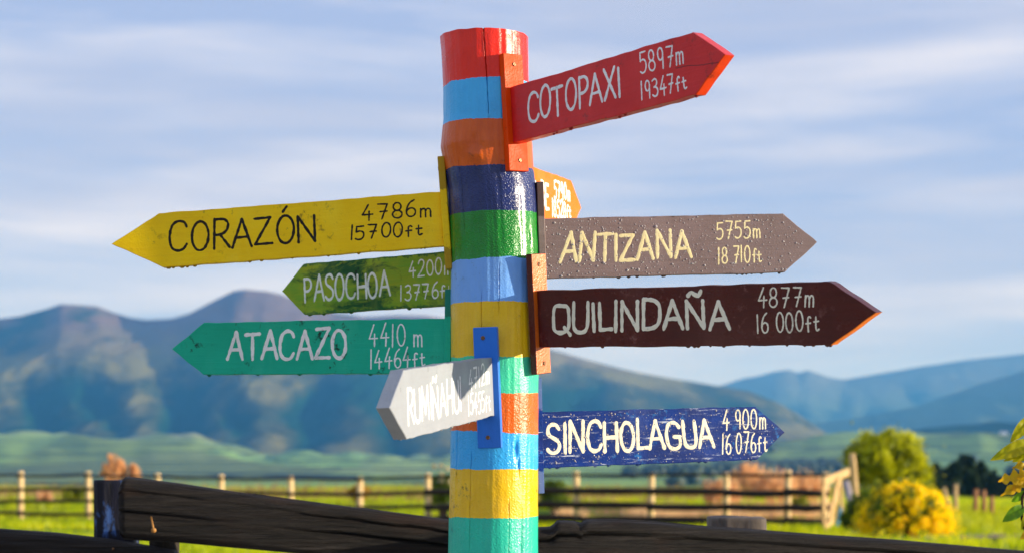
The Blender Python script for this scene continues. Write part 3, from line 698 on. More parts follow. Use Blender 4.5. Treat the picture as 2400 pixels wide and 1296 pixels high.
SIGNS = [
 dict(az=2.4936, tilt=0.0326, z=2.5182, L=0.6616, T=0.0970, s=0.0005, h=0.1364, dr=-0.0015, roll=0.0425, mat='red', plate='redplate', pz=(125, 400), pd=4.72, ink=WHITE, w=(.0088, .0048),
      label='red arrow sign reading COTOPAXI, pointing up and right near the top of the post', right=True, drips=6,
      text=[('COTOPAXI', (0.0631, -0.03), (0.0677, 0.042), (0.4137, -0.0271), (0.4147, 0.0401)), ('5897m', (0.4822, 0.0108), (0.4803, 0.0594), (0.6291, 0.0085), (0.6287, 0.0556)), ('19347ft', (0.4817, -0.049), (0.4821, -0.0085), (0.6328, -0.0504), (0.6305, -0.0096))]),
 dict(az=-1.5328, tilt=-0.0709, z=2.2748, L=0.7139, T=0.1256, s=-0.0010, h=0.1360, dr=0.0, roll=0.0067, mat='yellow', plate='yellow', pz=(370, 632), pd=4.83, ink=BLACK, w=(.0080, .0052),
      label='yellow arrow sign with black lettering reading CORAZÓN, pointing left', right=False, drips=14,
      text=[('CORAZÓN', (0.6927, -0.0323), (0.6875, 0.0396), (0.3183, -0.0302), (0.3157, 0.0363)), ('4786m', (0.2007, 0.0126), (0.1978, 0.0521), (0.0263, 0.0091), (0.0234, 0.0486)), ('15700ft', (0.2365, -0.0347), (0.2341, -0.001), (0.0543, -0.0372), (0.0518, -0.0019))]),
 dict(az=-0.8421, tilt=0.0030, z=2.1350, L=0.5629, T=0.0918, s=0.0025, h=0.1382, dr=0.0033, roll=0.0335, mat='olive', plate='olive', pz=(545, 800), pd=4.9, ink=WHITE, w=(.0085, .0052),
      label='weathered green arrow sign reading PASOCHOA, pointing left below the yellow sign', right=False, drips=7,
      text=[('PASOCHOA', (0.5606, -0.0338), (0.5601, 0.0318), (0.2257, -0.034), (0.2269, 0.03)), ('4200m', (0.1563, 0.0103), (0.1551, 0.0513), (-0.0182 + .02, 0.0114), (-0.0194 + .02, 0.0525)), ('13776ft', (0.1896, -0.0481), (0.1884, -0.0091), (0.004, -0.0486), (0.003, -0.0095))]),
 dict(az=-1.2204, tilt=0.0076, z=1.9592, L=0.6951, T=0.0968, s=-0.0010, h=0.1387, dr=-0.0017, roll=-0.0106, mat='teal', plate='teal', pz=(678, 942), pd=4.85, ink=WHITE, w=(.0105, .0045),
      label='teal green arrow sign reading ATACAZO, pointing left, lowest of the left facing boards', right=False, drips=4,
      text=[('ATACAZO', (0.6246, -0.0295), (0.6229, 0.0381), (0.2774, -0.0302), (0.2784, 0.0447)), ('4410 m', (0.2139, 0.0011), (0.2147, 0.0581), (0.0643, -0.0005), (0.065, 0.0559)), ('14464ft', (0.2108, -0.0571), (0.2114, -0.0088), (0.059, -0.0516), (0.0596, -0.0027))]),
 dict(az=-2.9204, tilt=-0.0780, z=1.8502, L=0.7856, T=0.1143, s=0.0101, h=0.1430, dr=-0.0015, roll=-0.0239, mat='white', plate='blueplate', pz=(767, 1050), pd=4.71, ink=WHITE, w=(.0095, .0062),
      label='sunlit pale grey arrow sign reading RUMIÑAHUI on a blue plate, pointing towards the viewer', right=False, drips=9,
      text=[('RUMIÑAHUI', (0.775, -0.042), (0.772, 0.0276), (0.3218, -0.0399), (0.3216, 0.0304)), ('4712m', (0.2453, 0.0032), (0.2455, 0.0489), (0.0373, 0.0097), (0.033, 0.0593)), ('15455ft', (0.2593, -0.0535), (0.2555, -0.0082), (0.04, -0.0555), (0.0358, -0.0069))]),
 dict(az=1.40, tilt=0.0407, z=2.2025, L=0.627, T=0.0891, s=0.0030, h=0.150, dr=-0.0029, roll=0.0283, mat='brown', plate='brown', pz=(427, 735), pd=4.83, ink=CREAM, w=(.0105, .0046),
      label='grey brown arrow sign covered in water beads reading ANTIZANA, pointing right', right=True, drips=12, beads=900,
      text=[('ANTIZANA', (0.0355, -0.0368), (0.0446, 0.0335), (0.3804, -0.0295), (0.3761, 0.0331)), ('5755m', (0.4466, 0.0137), (0.4469, 0.0557), (0.5642, 0.0144), (0.5634, 0.0565)), ('18 710ft', (0.4498, -0.049), (0.4501, -0.0091), (0.5654, -0.0462), (0.5658, -0.003))]),
 dict(az=2.2342, tilt=-0.0261, z=2.0191, L=0.8106, T=0.1127, s=-0.0093, h=0.1397, dr=0.0122, roll=0.1085, mat='maroon', plate='maroonplate', pz=(597, 877), pd=4.76, ink=OLDW, w=(.0115, .0046),
      label='dark maroon arrow sign reading QUILINDAÑA, pointing right at mid height', right=True, drips=13,
      text=[('QUILINDAÑA', (0.0432, -0.0336), (0.047, 0.0365), (0.5518, -0.0274), (0.5509, 0.0351)), ('4877m', (0.6269, 0.0171), (0.6286, 0.0604), (0.7702, 0.0181), (0.7716, 0.0597)), ('16 000ft', (0.6224, -0.0409), (0.623, 0.0026), (0.7812, -0.037), (0.7805, 0.0075))]),
 dict(az=1.1167, tilt=0.0299, z=1.7212, L=0.6492, T=0.0920, s=-0.0013, h=0.1428, dr=-0.0042, roll=0.0051, mat='navy', plate='navy', pz=(885, 1155), pd=4.88, ink=PALE, w=(.0115, .0048),
      label='scuffed dark blue arrow sign reading SINCHOLAGUA, pointing right, lowest on the post', right=True, drips=10, beads=500,
      text=[('SINCHOLAGUA', (0.0182, -0.0336), (0.0202, 0.0423), (0.5172, -0.032), (0.5098, 0.0384)), ('4 900m', (0.5424, 0.0115), (0.5451, 0.0648), (0.6802, 0.0126), (0.6803, 0.0666)), ('16 076ft', (0.5393, -0.0531), (0.5407, -0.0021), (0.6813, -0.0484), (0.6814, 0.0045))]),
 dict(az=0.2974, tilt=0.0359, z=2.3766, L=0.5973, T=0.1079, s=-0.0006, h=0.1397, dr=-0.0001, roll=-0.0125, mat='orange', plate='orange', pz=(320, 600), pd=4.95, ink=WHITE, w=(.0120, .0095),
      label='bright orange arrow sign half hidden behind the post, showing 5790m and 18528ft', right=True, drips=0,
      text=[('CAYAMBE', (0.02, -0.0358), (0.02, 0.0332), (0.3542, -0.0351), (0.3555, 0.0341)), ('5790m', (0.4136, 0.0041), (0.413, 0.0514), (0.5806, 0.0116), (0.5797, 0.0578)), ('18528ft', (0.3875, -0.05), (0.3868, -0.0041), (0.5857, -0.0392), (0.5848, 0.0058))]),
]
DROP = drop_mesh()
bead_m, bnt, bb = nodes('water_bead')
bb.inputs['Base Color'].default_value = (0.45, 0.42, 0.42, 1); bb.inputs['Roughness'].default_value = 0.1; bb.inputs['IOR'].default_value = 1.45; bb.inputs['Specular IOR Level'].default_value = 0.9
for si, S in enumerate(SIGNS):
    rs = random.Random(100 + si)
    a, t = S['az'], S['tilt']
    uh = Vector((math.sin(a), math.cos(a), 0)); k = Vector((0, 0, 1))
    u = uh * math.cos(t) + k * math.sin(t); v0 = k * math.cos(t) - uh * math.sin(t)
    n = Vector((uh.y, -uh.x, 0))
    if n.y > 0: n = -n
    v = v0 * math.cos(S['roll']) + n * math.sin(S['roll']); n = n * math.cos(S['roll']) - v0 * math.sin(S['roll'])
    Rt = Vector((post_c(S['z']), D0, S['z'])) + uh * (.11 + .018 + S['dr']) + n * S['s']
    Yl = v.cross(u)
    M = Matrix((u, Yl, v)).transposed().to_4x4(); M.translation = Rt
    fs = 1 if Yl.dot(n) > 0 else -1     # which local y side faces the viewer
    root = empty('arrow_sign'); root.matrix_world = M
    tag(root, S['label'], 'arrow sign', 'arrow signs on the painted post')
    bd = add('board', board_mesh(S['L'], S['T'], S['h'], rs), MB_[S['mat']], root)
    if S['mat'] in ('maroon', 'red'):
        bd.data.materials.append(paint('tip_edge_sunlit', (0.85, 0.20, 0.01) if S['mat'] == 'maroon' else (0.85, 0.06, 0.004), None, (40, 40, 40), 0.45))  # sunlight on the lower tip edges, put into their colour
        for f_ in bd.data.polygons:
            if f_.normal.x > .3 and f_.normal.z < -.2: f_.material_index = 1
    # mounting plate
    z1 = 1.7 - (S['pz'][0] - 1050) / 4500 * S['pd'] - S['z']; z0 = 1.7 - (S['pz'][1] - 1050) / 4500 * S['pd'] - S['z']
    pl = add('mounting_plate', bev_box('mounting_plate', .0178, .060, z1 - z0, .0015, (-.0091, 0, (z0 + z1) / 2)), MB_[S['plate']], root)
    if S['plate'] == 'maroonplate':
        pl.data.materials.append(paint('plate_orange', (0.72, 0.15, 0.01), (0.5, 0.08, 0.01), (60, 60, 8), 0.35, 0.25, 0.3, spec=0.5, coat=0.4))
        for f_ in pl.data.polygons:
            if f_.normal.x > .9: f_.material_index = 1
    for zz in (z1 - .026, z0 + .026):
        so = add('screw', SCREW, None, pl); so.location = (0.0002, rs.uniform(-.004, .004) - fs * 0.002, zz); so.rotation_euler = (rs.uniform(0, 3), 0, 0)
    face = lambda U, Vv, hh, fs=fs: (U, fs * (THK / 2 + hh), Vv)
    for q, (tx, *quad) in enumerate(S['text']):
        w = S['w'][0] if q == 0 else S['w'][1]
        lm = lettering(tx, quad, w, face, rs, gap=(0.09 if q == 0 else 0.14))
        lo = add('lettering', lm, S['ink'], root)
        lo['label'] = {0: 'hand painted name', 1: 'hand painted height in metres', 2: 'hand painted height in feet'}[q]
    dm = DROP.copy(); dm.materials.append(MB_[S['mat']])
    for q in range(S['drips']):
        uu = rs.uniform(.02, S['L'] - 0.005) if q else S['L'] - .01
        d = add('drip', dm, None, root)
        d.location = (uu, fs * rs.uniform(-.002, .006), -S['h'] / 2 + 0.0004); sc = rs.uniform(.0030, .0058)
        d.scale = (sc * rs.uniform(1.0, 1.6), sc, sc)
    if S.get('beads'):
        nb = S['beads']; bm = bmesh.new()
        for q in range(nb):
            uu = rs.uniform(.0, S['L'] + S['T'] * .6); vv = rs.uniform(-S['h'] / 2 + .004, S['h'] / 2 - .004)
            if uu > S['L'] and abs(vv) > (S['L'] + S['T'] - uu) / S['T'] * S['h'] / 2 - .004: continue
            rr = abs(rs.gauss(0, .0009)) + .0006
            c = Vector((uu, fs * THK / 2, vv)); ring = []
            for lv, (rk, hk) in enumerate(((1, -.2), (.75, .55))):
                ring.append([bm.verts.new((c.x + rr * rk * math.cos(1.0472 * i), c.y + fs * rr * hk, c.z + rr * 1.15 * rk * math.sin(1.0472 * i))) for i in range(6)])
            tp = bm.verts.new((c.x, c.y + fs * rr * .8, c.z))
            for i in range(6):
                f1 = bm.faces.new((ring[0][i], ring[0][(i + 1) % 6], ring[1][(i + 1) % 6], ring[1][i])); f2 = bm.faces.new((ring[1][i], ring[1][(i + 1) % 6], tp))
        bmesh.ops.recalc_face_normals(bm, faces=bm.faces)
        me = bm_mesh('water_beads', bm); me.shade_smooth()
        bo = add('water_beads', me, bead_m, root); bo['kind'] = 'stuff'

# ------------------------------------------------------------------ near fence of dark split rails
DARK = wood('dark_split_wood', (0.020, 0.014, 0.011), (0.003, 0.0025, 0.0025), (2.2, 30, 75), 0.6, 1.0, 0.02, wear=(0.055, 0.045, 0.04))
DARKP = wood('dark_post_wood', (0.04, 0.028, 0.02), (0.008, 0.007, 0.006), (60, 60, 4), 0.75, 0.9, 0.008)
DARKB = wood('blue_flecked_wood', (0.014, 0.014, 0.03), (0.006, 0.006, 0.010), (60, 60, 5), 0.6, 0.9, 0.008, moss=(0.05, 0.12, 0.34))
def P(x, y, d): return Vector(((x - 1200) / 4500 * d, d, 1.7 - (y - 1050) / 4500 * d))
def rail_mesh(top, bot, d, thick, seed, splits=((0.3, 0.010), (0.62, 0.014))):
    """split log: profile of the upper and lower edge (x, z), thickness in depth, long open splits along the grain"""
    xs0, xs1 = top[0][0], top[-1][0]; nx = int((xs1 - xs0) / 0.012); na = 110
    bm = bmesh.new(); rings = []
    for i in range(nx + 1):
        x = xs0 + (xs1 - xs0) * i / nx
        zt = float(np.interp(x, [p[0] for p in top], [p[1] for p in top])); zb = float(np.interp(x, [p[0] for p in bot], [p[1] for p in bot]))
        endk = min(1, (x - xs0) / 0.03 + .82, (xs1 - x) / 0.03 + .82)
        ring = []
        for q in range(na):
            a = 2 * math.pi * q / na
            cx_, cz_ = math.sin(a), math.cos(a)
            m = (abs(cx_) ** 3.2 + abs(cz_) ** 3.2) ** (-1 / 3.2)
            cx_ *= m; cz_ *= m            # rounded box section
            wob = 0.08 * noise.noise(Vector((x * 1.6, math.sin(a) * 2.2 + seed, math.cos(a) * 2.2))) + 0.03 * (1 - 2 * abs(noise.noise(Vector((x * 1.1, math.sin(a) * 9 + seed, math.cos(a) * 12))))) + 0.05 * noise.noise(Vector((x * 4, math.sin(a) * 26 + seed, math.cos(a) * 30)))
            yy = -cx_ * thick / 2 * (1 + wob) * endk
            zz = (zt + zb) / 2 + cz_ * (zt - zb) / 2 * (1 + wob * .3) * endk
            f = (1 - cz_) / 2
            if cx_ > 0.6:
                for (sf, dp) in splits:
                    c = sf + 0.10 * noise.noise(Vector((x * 0.9, seed, sf * 9))) + .012 * noise.noise(Vector((x * 9, seed, sf))); dp2 = dp * min(1, max(0, .6 + 1.6 * noise.noise(Vector((x * 1.3, seed + 5, sf)))))
                    e = math.exp(-((f - c) / 0.012) ** 2); yy += dp2 * 2.4 * e
                    if f > c: yy += dp2 * 0.8
            ring.append(bm.verts.new((x, d + yy, zz)))
        rings.append(ring)
    for a, b in zip(rings, rings[1:]):
        for q in range(na): bm.faces.new((a[q], a[(q + 1) % na], b[(q + 1) % na], b[q]))
    bm.faces.new(rings[0]); bm.faces.new(list(reversed(rings[-1])))
    bmesh.ops.recalc_face_normals(bm, faces=bm.faces)
    return bm_mesh('rail', bm)
def xz(l, d): return [(P(x, y, d).x, P(x, y, d).z) for x, y in l]
nf = empty('rail_fence', (0, 6.0, 0)); tag(nf, 'near fence of dark weathered split logs passing behind the painted signpost', 'fence')
inv = Matrix.Translation((0, -6.0, 0))
def fpart(name, me, mat, smooth=True, label=None):
    me.transform(inv); o = add(name, me, mat, nf, smooth)
    if label: o['label'] = label
    return o
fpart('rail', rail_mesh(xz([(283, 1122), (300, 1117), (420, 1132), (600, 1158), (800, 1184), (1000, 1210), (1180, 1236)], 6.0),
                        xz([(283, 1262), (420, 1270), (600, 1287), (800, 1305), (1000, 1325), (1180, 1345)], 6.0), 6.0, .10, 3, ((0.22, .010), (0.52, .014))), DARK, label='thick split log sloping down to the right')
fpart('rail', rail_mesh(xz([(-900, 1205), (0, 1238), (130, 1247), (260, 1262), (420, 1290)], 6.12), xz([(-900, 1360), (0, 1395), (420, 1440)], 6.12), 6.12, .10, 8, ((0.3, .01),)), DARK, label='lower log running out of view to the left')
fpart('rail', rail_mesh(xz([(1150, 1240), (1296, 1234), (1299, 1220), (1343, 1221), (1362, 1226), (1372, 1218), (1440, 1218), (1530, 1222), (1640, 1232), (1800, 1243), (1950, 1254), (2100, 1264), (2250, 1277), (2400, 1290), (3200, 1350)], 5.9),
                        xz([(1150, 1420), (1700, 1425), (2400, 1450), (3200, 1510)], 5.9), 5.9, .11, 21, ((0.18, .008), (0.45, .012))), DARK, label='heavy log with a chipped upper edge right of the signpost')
def post_mesh(x0, x1, ytop, d, depth, seed, chamfer=0.006, round_=False):
    a, b = P(x0, ytop, d), P(x1, ytop, d); w = b.x - a.x; cx_ = (a.x + b.x) / 2; zt = a.z
    bm = bmesh.new(); n = 24; rings = []
    zs = [-0.3] + list(np.linspace(0.2, zt - .012, 40)) + [zt - .004, zt]
    for zi, z in enumerate(zs):
        ring = []
        s = 1 if zi < len(zs) - 1 else .96
        for q in range(n):
            an = 2 * math.pi * (q + .5) / n; cx2, cy2 = math.cos(an), math.sin(an); ex = 2 if round_ else 9
            m = (abs(cx2) ** ex + abs(cy2) ** ex) ** (-1 / ex)
            wob = 1 + .03 * noise.noise(Vector((cx2 * 2 + seed, cy2 * 2, z * 3)))
            ring.append(bm.verts.new((cx_ + cx2 * m * w / 2 * wob * s, d + cy2 * m * depth / 2 * wob * s, z + (0.004 * noise.noise(Vector((cx2, cy2, seed))) if zi >= len(zs) - 2 else 0))))
        rings.append(ring)
    for a_, b_2 in zip(rings, rings[1:]):
        for q in range(n): bm.faces.new((a_[q], a_[(q + 1) % n], b_2[(q + 1) % n], b_2[q]))
    bm.faces.new(rings[-1]); bmesh.ops.recalc_face_normals(bm, faces=bm.faces)
    return bm_mesh('fence_post', bm)
fpart('fence_post', post_mesh(227, 320, 1124, 6.24, .12, 4), DARKB, label='square post end with flecks of blue paint')
fpart('fence_post', post_mesh(350, 420, 1230, 6.17, .10, 6, round_=True), DARKP, label='round post under the thick log')
fpart('fence_post', post_mesh(1662, 1788, 1210, 6.10, .22, 9), wood('grey_topped_wood', (0.16, 0.13, 0.11), (0.05, 0.04, 0.035), (14, 14, 4), .8, .8, .006), label='square cut post top standing above the right log')
# bent nail and nail head
def tube(bm, pts, radii, n=8, cap=True):
    rings = []; P_ = [Vector(p) for p in pts]
    for i, p in enumerate(P_):
        t = (P_[min(i + 1, len(P_) - 1)] - P_[max(i - 1, 0)]).normalized()
        a = t.orthogonal().normalized() if i == 0 else (a - t * a.dot(t)).normalized()
        b = t.cross(a); r = radii[i] if hasattr(radii, '__len__') else radii
        rings.append([bm.verts.new(p + (a * math.cos(2 * math.pi * q / n) + b * math.sin(2 * math.pi * q / n)) * r) for q in range(n)])
    for a_, b_2 in zip(rings, rings[1:]):
        for q in range(n): bm.faces.new((a_[q], a_[(q + 1) % n], b_2[(q + 1) % n], b_2[q]))
    if cap: bm.faces.new(rings[0][::-1]); bm.faces.new(rings[-1])
NAILM = paint('rusty_nail', (0.45, 0.22, 0.06), (0.30, 0.12, 0.03), (60, 60, 60), 0.5, 0, 0)
bm = bmesh.new(); tube(bm, [P(354, 1211, 5.938), P(357, 1225, 5.90), P(360, 1241, 5.87)], [.0028, .0030, .0034]); tube(bm, [P(360, 1241, 5.872), P(360.4, 1243, 5.868)], [.008, .008], 12)
fpart('nail', bm_mesh('nail', bm), NAILM, True, 'bent rusty nail')
bm = bmesh.new(); tube(bm, [P(265, 1285, 6.08), P(265, 1285, 6.05)], [.004, .004], 10)
fpart('nail', bm_mesh('nail', bm), ms, True)

# ------------------------------------------------------------------ far paddock fence
PALEW = wood('weathered_pole', (0.85, 0.62, 0.32), (0.60, 0.40, 0.18), (20, 20, 3), 0.8, 0.5, 0.006)
DKRAIL = wood('old_rail_wood', (0.05, 0.032, 0.022), (0.018, 0.012, 0.009), (1, 20, 20), 0.85, 0.6, 0.01)
pf = empty('paddock_fence', (0, 56, ground_z(0, 56))); tag(pf, 'long wooden rail fence closing the green paddock in the distance', 'fence')
pfi = pf.matrix_world.inverted() if False else Matrix.Translation((0, -56, -ground_z(0, 56)))
def fline(px_):      # fence runs from left-far to right-near
    # depth along the line for a viewing direction
    s = (px_ - 1200) / 4500.0
    # line through (-17,62) and (8.1,50): x = s*y
    x0, y0, x1, y1 = -17, 62.5, 8.15, 50
    m = (y1 - y0) / (x1 - x0); y = (y0 - m * x0) / (1 - m * s); return s * y, y
PXS = [-590, -430, -270, -110, 48, 208, 370, 518, 682, 842, 1004, 1180, 1352, 1525, 1703, 1845, 1932]
def pole_mesh(name, pts, radii, n=8):
    bm = bmesh.new(); tube(bm, pts, radii, n); bmesh.ops.recalc_face_normals(bm, faces=bm.faces); return bm_mesh(name, bm)
tops = []
for q, pxx in enumerate(PXS):
    x, y = fline(pxx); gz = ground_z(x, y); h = 1.52 + random.uniform(-.03, .05); ln = random.uniform(-.03, .03)
    me = pole_mesh('fence_post', [(x, y, gz - .3), (x + ln * .5, y, gz + .7), (x + ln, y, gz + h - .02), (x + ln, y, gz + h)], [.10, .095, .09, .07], 10)
    me.transform(pfi); add('fence_post', me, PALEW, pf, True); tops.append((x, y, gz))
for q in range(len(tops) - 1):
    a, b = tops[q], tops[q + 1]
    for lvl, (hh, rr) in enumerate(((1.44, .035), (0.98, .05), (0.60, .05), (0.22, .055))):
        thick = 1.0 if PXS[q] < 1000 else 1.75
        if lvl == 0: thick = 1.0
        pa = Vector((a[0] - .1, a[1] - .13, a[2] + hh + random.uniform(-.03, .03))); pb = Vector((b[0] + .1, b[1] - .13, b[2] + hh + random.uniform(-.03, .03)))
        if q % 2: pa.y += .02; pb.y += .02
        mid = (pa + pb) / 2 + Vector((0, 0, random.uniform(-.03, .02)))
        me = pole_mesh('rail', [pa, mid, pb], [rr * thick, rr * thick * 1.1, rr * thick * .9], 8)
        me.transform(pfi); add('rail', me, DKRAIL, pf, True)

# ------------------------------------------------------------------ old gate and leaning poles
SUNW = wood('sunlit_board_wood', (0.62, 0.42, 0.20), (0.42, 0.26, 0.11), (10, 10, 3), 0.8, 0.4, 0.006)
GREYW = wood('grey_pole_wood', (0.46, 0.40, 0.40), (0.28, 0.23, 0.23), (14, 14, 3), 0.8, 0.4, 0.006)
def plank(a, b, w, t, nrm):
    a, b = Vector(a), Vector(b); d = (b - a).normalized(); s = nrm.cross(d).normalized(); nn_ = d.cross(s).normalized()
    bm = bmesh.new(); vs = []
    for p in (a, b):
        for (i, j) in ((-1, -1), (1, -1), (1, 1), (-1, 1)): vs.append(bm.verts.new(p + s * i * w / 2 + nn_ * j * t / 2))
    for f in ((0, 1, 2, 3), (7, 6, 5, 4), (0, 4, 5, 1), (1, 5, 6, 2), (2, 6, 7, 3), (3, 7, 4, 0)): bm.faces.new([vs[i] for i in f])
    bmesh.ops.recalc_face_normals(bm, faces=bm.faces)
    bmesh.ops.bevel(bm, geom=bm.edges[:], offset=min(w, t) * .12, segments=1, affect='EDGES')
    return bm_mesh('board', bm)
G0 = P(1934, 1240, 47.0); gdir = Vector((0.5, 0.866, 0)); gn = Vector((0.866, -0.5, 0))
def GP(px_, py_, off=0.0):
    # point of the gate plane seen in that direction
    dr = Vector(((px_ - 1200) / 4500, 1, -(py_ - 1050) / 4500)); c = Vector((0, 0, 1.7)); t_ = (G0 + gn * off - c).dot(gn) / dr.dot(gn); return c + dr * t_
gz = ground_z(G0.x, G0.y)
gate = empty('old_gate', (G0.x, G0.y, gz)); tag(gate, 'broken gate of pale sunlit boards where the paddock fence ends', 'gate')
gi = Matrix.Translation((-G0.x, -G0.y, -gz))
for nm, a, b, w, t_, off, mat, lb in [
    ('top_board', GP(1930, 1128), GP(1992, 1104), .20, .05, .0, SUNW, None),
    ('slat', GP(1936, 1128), GP(1937, 1246), .16, .04, -.06, SUNW, None),
    ('brace', GP(1960, 1122), GP(1939, 1215), .16, .04, .06, SUNW, 'diagonal brace'),
    ('slat', GP(1968, 1118), GP(1966, 1182), .15, .04, -.06, SUNW, None),
    ('slat', GP(1974, 1118), GP(1980, 1215), .12, .04, -.06, SUNW, None),
    ('bottom_board', GP(1932, 1238), GP(1952, 1218), .18, .05, .0, SUNW, None),
    ('brace', GP(1966, 1188), GP(1952, 1262), .16, .04, .05, paint('faded_blue_board', (0.04, 0.16, 0.28), None, (4, 20, 20), .7), 'faded blue board'),
    ]:
    me = plank(a + gn * off, b + gn * off, w, t_, gn); me.transform(gi); o = add(nm, me, mat, gate)
    if lb: o['label'] = lb
x, y = P(1999, 1065, 46.6).x, 46.6; gz2 = ground_z(x, y)
me = pole_mesh('tall_pole', [(.08, 0, -.3), (.05, 0, .8), (.0, 0, 1.6), (-.03, 0, 1.58 - gz2)], [.105, .10, .09, .08], 10)
tp = add('tall_pole', me, SUNW, smooth=True, loc=(x, y, gz2)); tag(tp, 'tall pale wooden pole standing beside the broken gate', 'pole')
for nm, a, b, r0, r1, lb in [
    ('leaning_pole', (1982, 1128, 46.0), (2008, 1262, 45.2), .08, .11, 'grey pole leaning steeply between the gate and the tall pole'),
    ('leaning_pole', (1990, 1180, 45.6), (2044, 1268, 44.6), .07, .12, 'grey forked branch leaning out to the right of the tall pole')]:
    A, B = P(*a), P(*b); gzz = ground_z(B.x, B.y); B2 = B + (B - A).normalized() * .15
    me = pole_mesh('leaning_pole', [A - B, (A - B) * .5 + Vector((.03, 0, .03)), B2 - B], [r0, (r0 + r1) / 2, r1], 9)
    o = add('leaning_pole', me, GREYW, smooth=True, loc=B); tag(o, lb, 'pole')
A, B = P(2010, 1166, 46.9), P(2038, 1190, 46.5)
me = pole_mesh('plastic_pipe', [A - B, Vector((0, 0, 0))], [.045, .045], 8)
o = add('plastic_pipe', me, paint('green_plastic', (0.01, 0.30, 0.06), rough=.35), smooth=True, loc=B); tag(o, 'short bright green plastic pipe stuck in the bush beside the tall pole', 'pipe')

# ------------------------------------------------------------------ vegetation
def leaf_quads(C, size, flat=0.0, asp=1.6):
    """C (n,3) centres; random leaf-shaped quads"""
    n = len(C); d = rng.normal(size=(n, 3)); d /= np.linalg.norm(d, axis=1)[:, None]
    e = rng.normal(size=(n, 3)); e -= d * (e * d).sum(1)[:, None]; e /= np.linalg.norm(e, axis=1)[:, None]
    s = (size * rng.uniform(.6, 1.4, n))[:, None]
    V = np.stack([C - d * s * asp / 2, C + e * s / 2, C + d * s * asp / 2, C - e * s / 2], 1).reshape(-1, 3)
    F = np.arange(4 * n).reshape(-1, 4); return V, F
def crown_points(n, blobs, shell=0.5):
    out = []
    w = np.array([b[3] ** 2 for b in blobs]); w = w / w.sum()
    for b, k in zip(blobs, rng.multinomial(n, w)):
        d = rng.normal(size=(k, 3)); d /= np.linalg.norm(d, axis=1)[:, None]
        rr = b[3] * (1 - shell * rng.random(k) ** 2) * np.where(rng.random(k) < .3, 1 + np.abs(rng.normal(0, .38, k)), 1)
        zs = b[4] if len(b) > 4 else 1.0
        out.append(np.array(b[:3]) + d * rr[:, None] * np.array([1, 1, zs]))
    return np.concatenate(out)
def bush(name, loc, w, h, mat, label, cat, n=6000, leaf=.05, nb=26, depth=None, group=None, twigs=True, barkmat=None, clump=1.0, wisp=False, seed=0):
    global rng
    rs = random.Random(seed + int(loc[0] * 13) + int(loc[1]))
    root = empty(name, loc); tag(root, label, cat, group)
    blobs = []
    dp = depth or w
    for q in range(nb):
        a = rs.uniform(0, 2 * math.pi); e = rs.uniform(-.25, 1); rr = math.sqrt(max(0, 1 - e * e)) if e > 0 else 1
        k = rs.uniform(.45, .82) * (1.18 if q % 6 == 0 else 1)
        b = rs.uniform(.16, .30) * w * .62 * clump
        blobs.append((math.cos(a) * rr * k * w / 2, math.sin(a) * rr * k * dp / 2, h * .5 + e * k * h * .5, b))
    blobs.append((0, 0, h * .5, w * .30))
    pts = crown_points(n, blobs); pts = pts[pts[:, 2] > .02]
    V, F = leaf_quads(pts, leaf, asp=(4.0 if wisp else 1.6))
    if wisp:
        V = V.reshape(-1, 4, 3); c_ = V.mean(1, keepdims=True); V = (V - c_) * np.array([.5, .5, 1.9]) + c_; V = V.reshape(-1, 3)
    o = add('foliage', mesh_np('foliage', V, F), mat, root); o['kind'] = 'stuff'
    if twigs:
        bm = bmesh.new()
        for q in range(9):
            a = rs.uniform(0, 2 * math.pi); k = rs.uniform(.2, .8)
            tube(bm, [(0.05 * math.cos(a), .05 * math.sin(a), -.1), (k * w * .2 * math.cos(a), k * dp * .2 * math.sin(a), h * .35), (k * w * .42 * math.cos(a), k * dp * .42 * math.sin(a), h * .75)], [.05, .03, .01], 5)
        add('stems', bm_mesh('stems', bm), barkmat or DKRAIL, root)
    return root
def at(px_, d, dz=0): x = (px_ - 1200) / 4500 * d; return (x, d, ground_z(x, d) + dz)

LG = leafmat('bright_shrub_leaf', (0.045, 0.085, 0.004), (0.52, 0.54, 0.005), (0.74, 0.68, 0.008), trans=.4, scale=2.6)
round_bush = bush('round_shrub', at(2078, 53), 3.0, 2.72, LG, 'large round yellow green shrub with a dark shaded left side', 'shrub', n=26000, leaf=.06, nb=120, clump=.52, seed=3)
YL = leafmat('yellow_flower', (0.90, 0.66, 0.002), (0.97, 0.80, 0.003), (0.97, 0.88, 0.03), trans=.6, tcol=(1.25, 1.2, .5))
GL2 = leafmat('flower_bush_leaf', (0.05, 0.10, 0.01), (0.14, 0.20, 0.012), trans=.4)
fb = bush('flowering_bush', at(2122, 39), 1.75, 1.18, GL2, 'dense bush covered in yellow flowers in front of the round shrub', 'bush', n=9000, leaf=.05, nb=34, seed=5)
def flowers_on(root, w, h, n, size, mat, nm='flowers', seed=1, red=None):
    rs2 = np.random.default_rng(seed)
    k = 110; cen = []
    for q in range(k):
        a = rs2.uniform(0, 2 * math.pi); e = rs2.uniform(0.0, 1); rr = math.sqrt(1 - e * e)
        cen.append((math.cos(a) * rr * w / 2 * .95, math.sin(a) * rr * w / 2 * .95, h * .2 + e * h * .75, size * rs2.uniform(1.4, 3.0)))
    pts = crown_points(n, cen, .7)
    ex = rs2.normal(size=(n // 8, 3)); ex /= np.linalg.norm(ex, axis=1)[:, None]; ex[:, 2] = np.abs(ex[:, 2])
    ex = ex * rs2.uniform(.8, 1.3, (n // 8, 1)) * np.array([w / 2, w / 2, h * .8]) + np.array([0, 0, .08]); pts = np.concatenate([pts, ex])
    V, F = leaf_quads(pts, size, asp=1.2)
    o = add(nm, mesh_np(nm, V, F), mat, root); o['kind'] = 'stuff'; return o
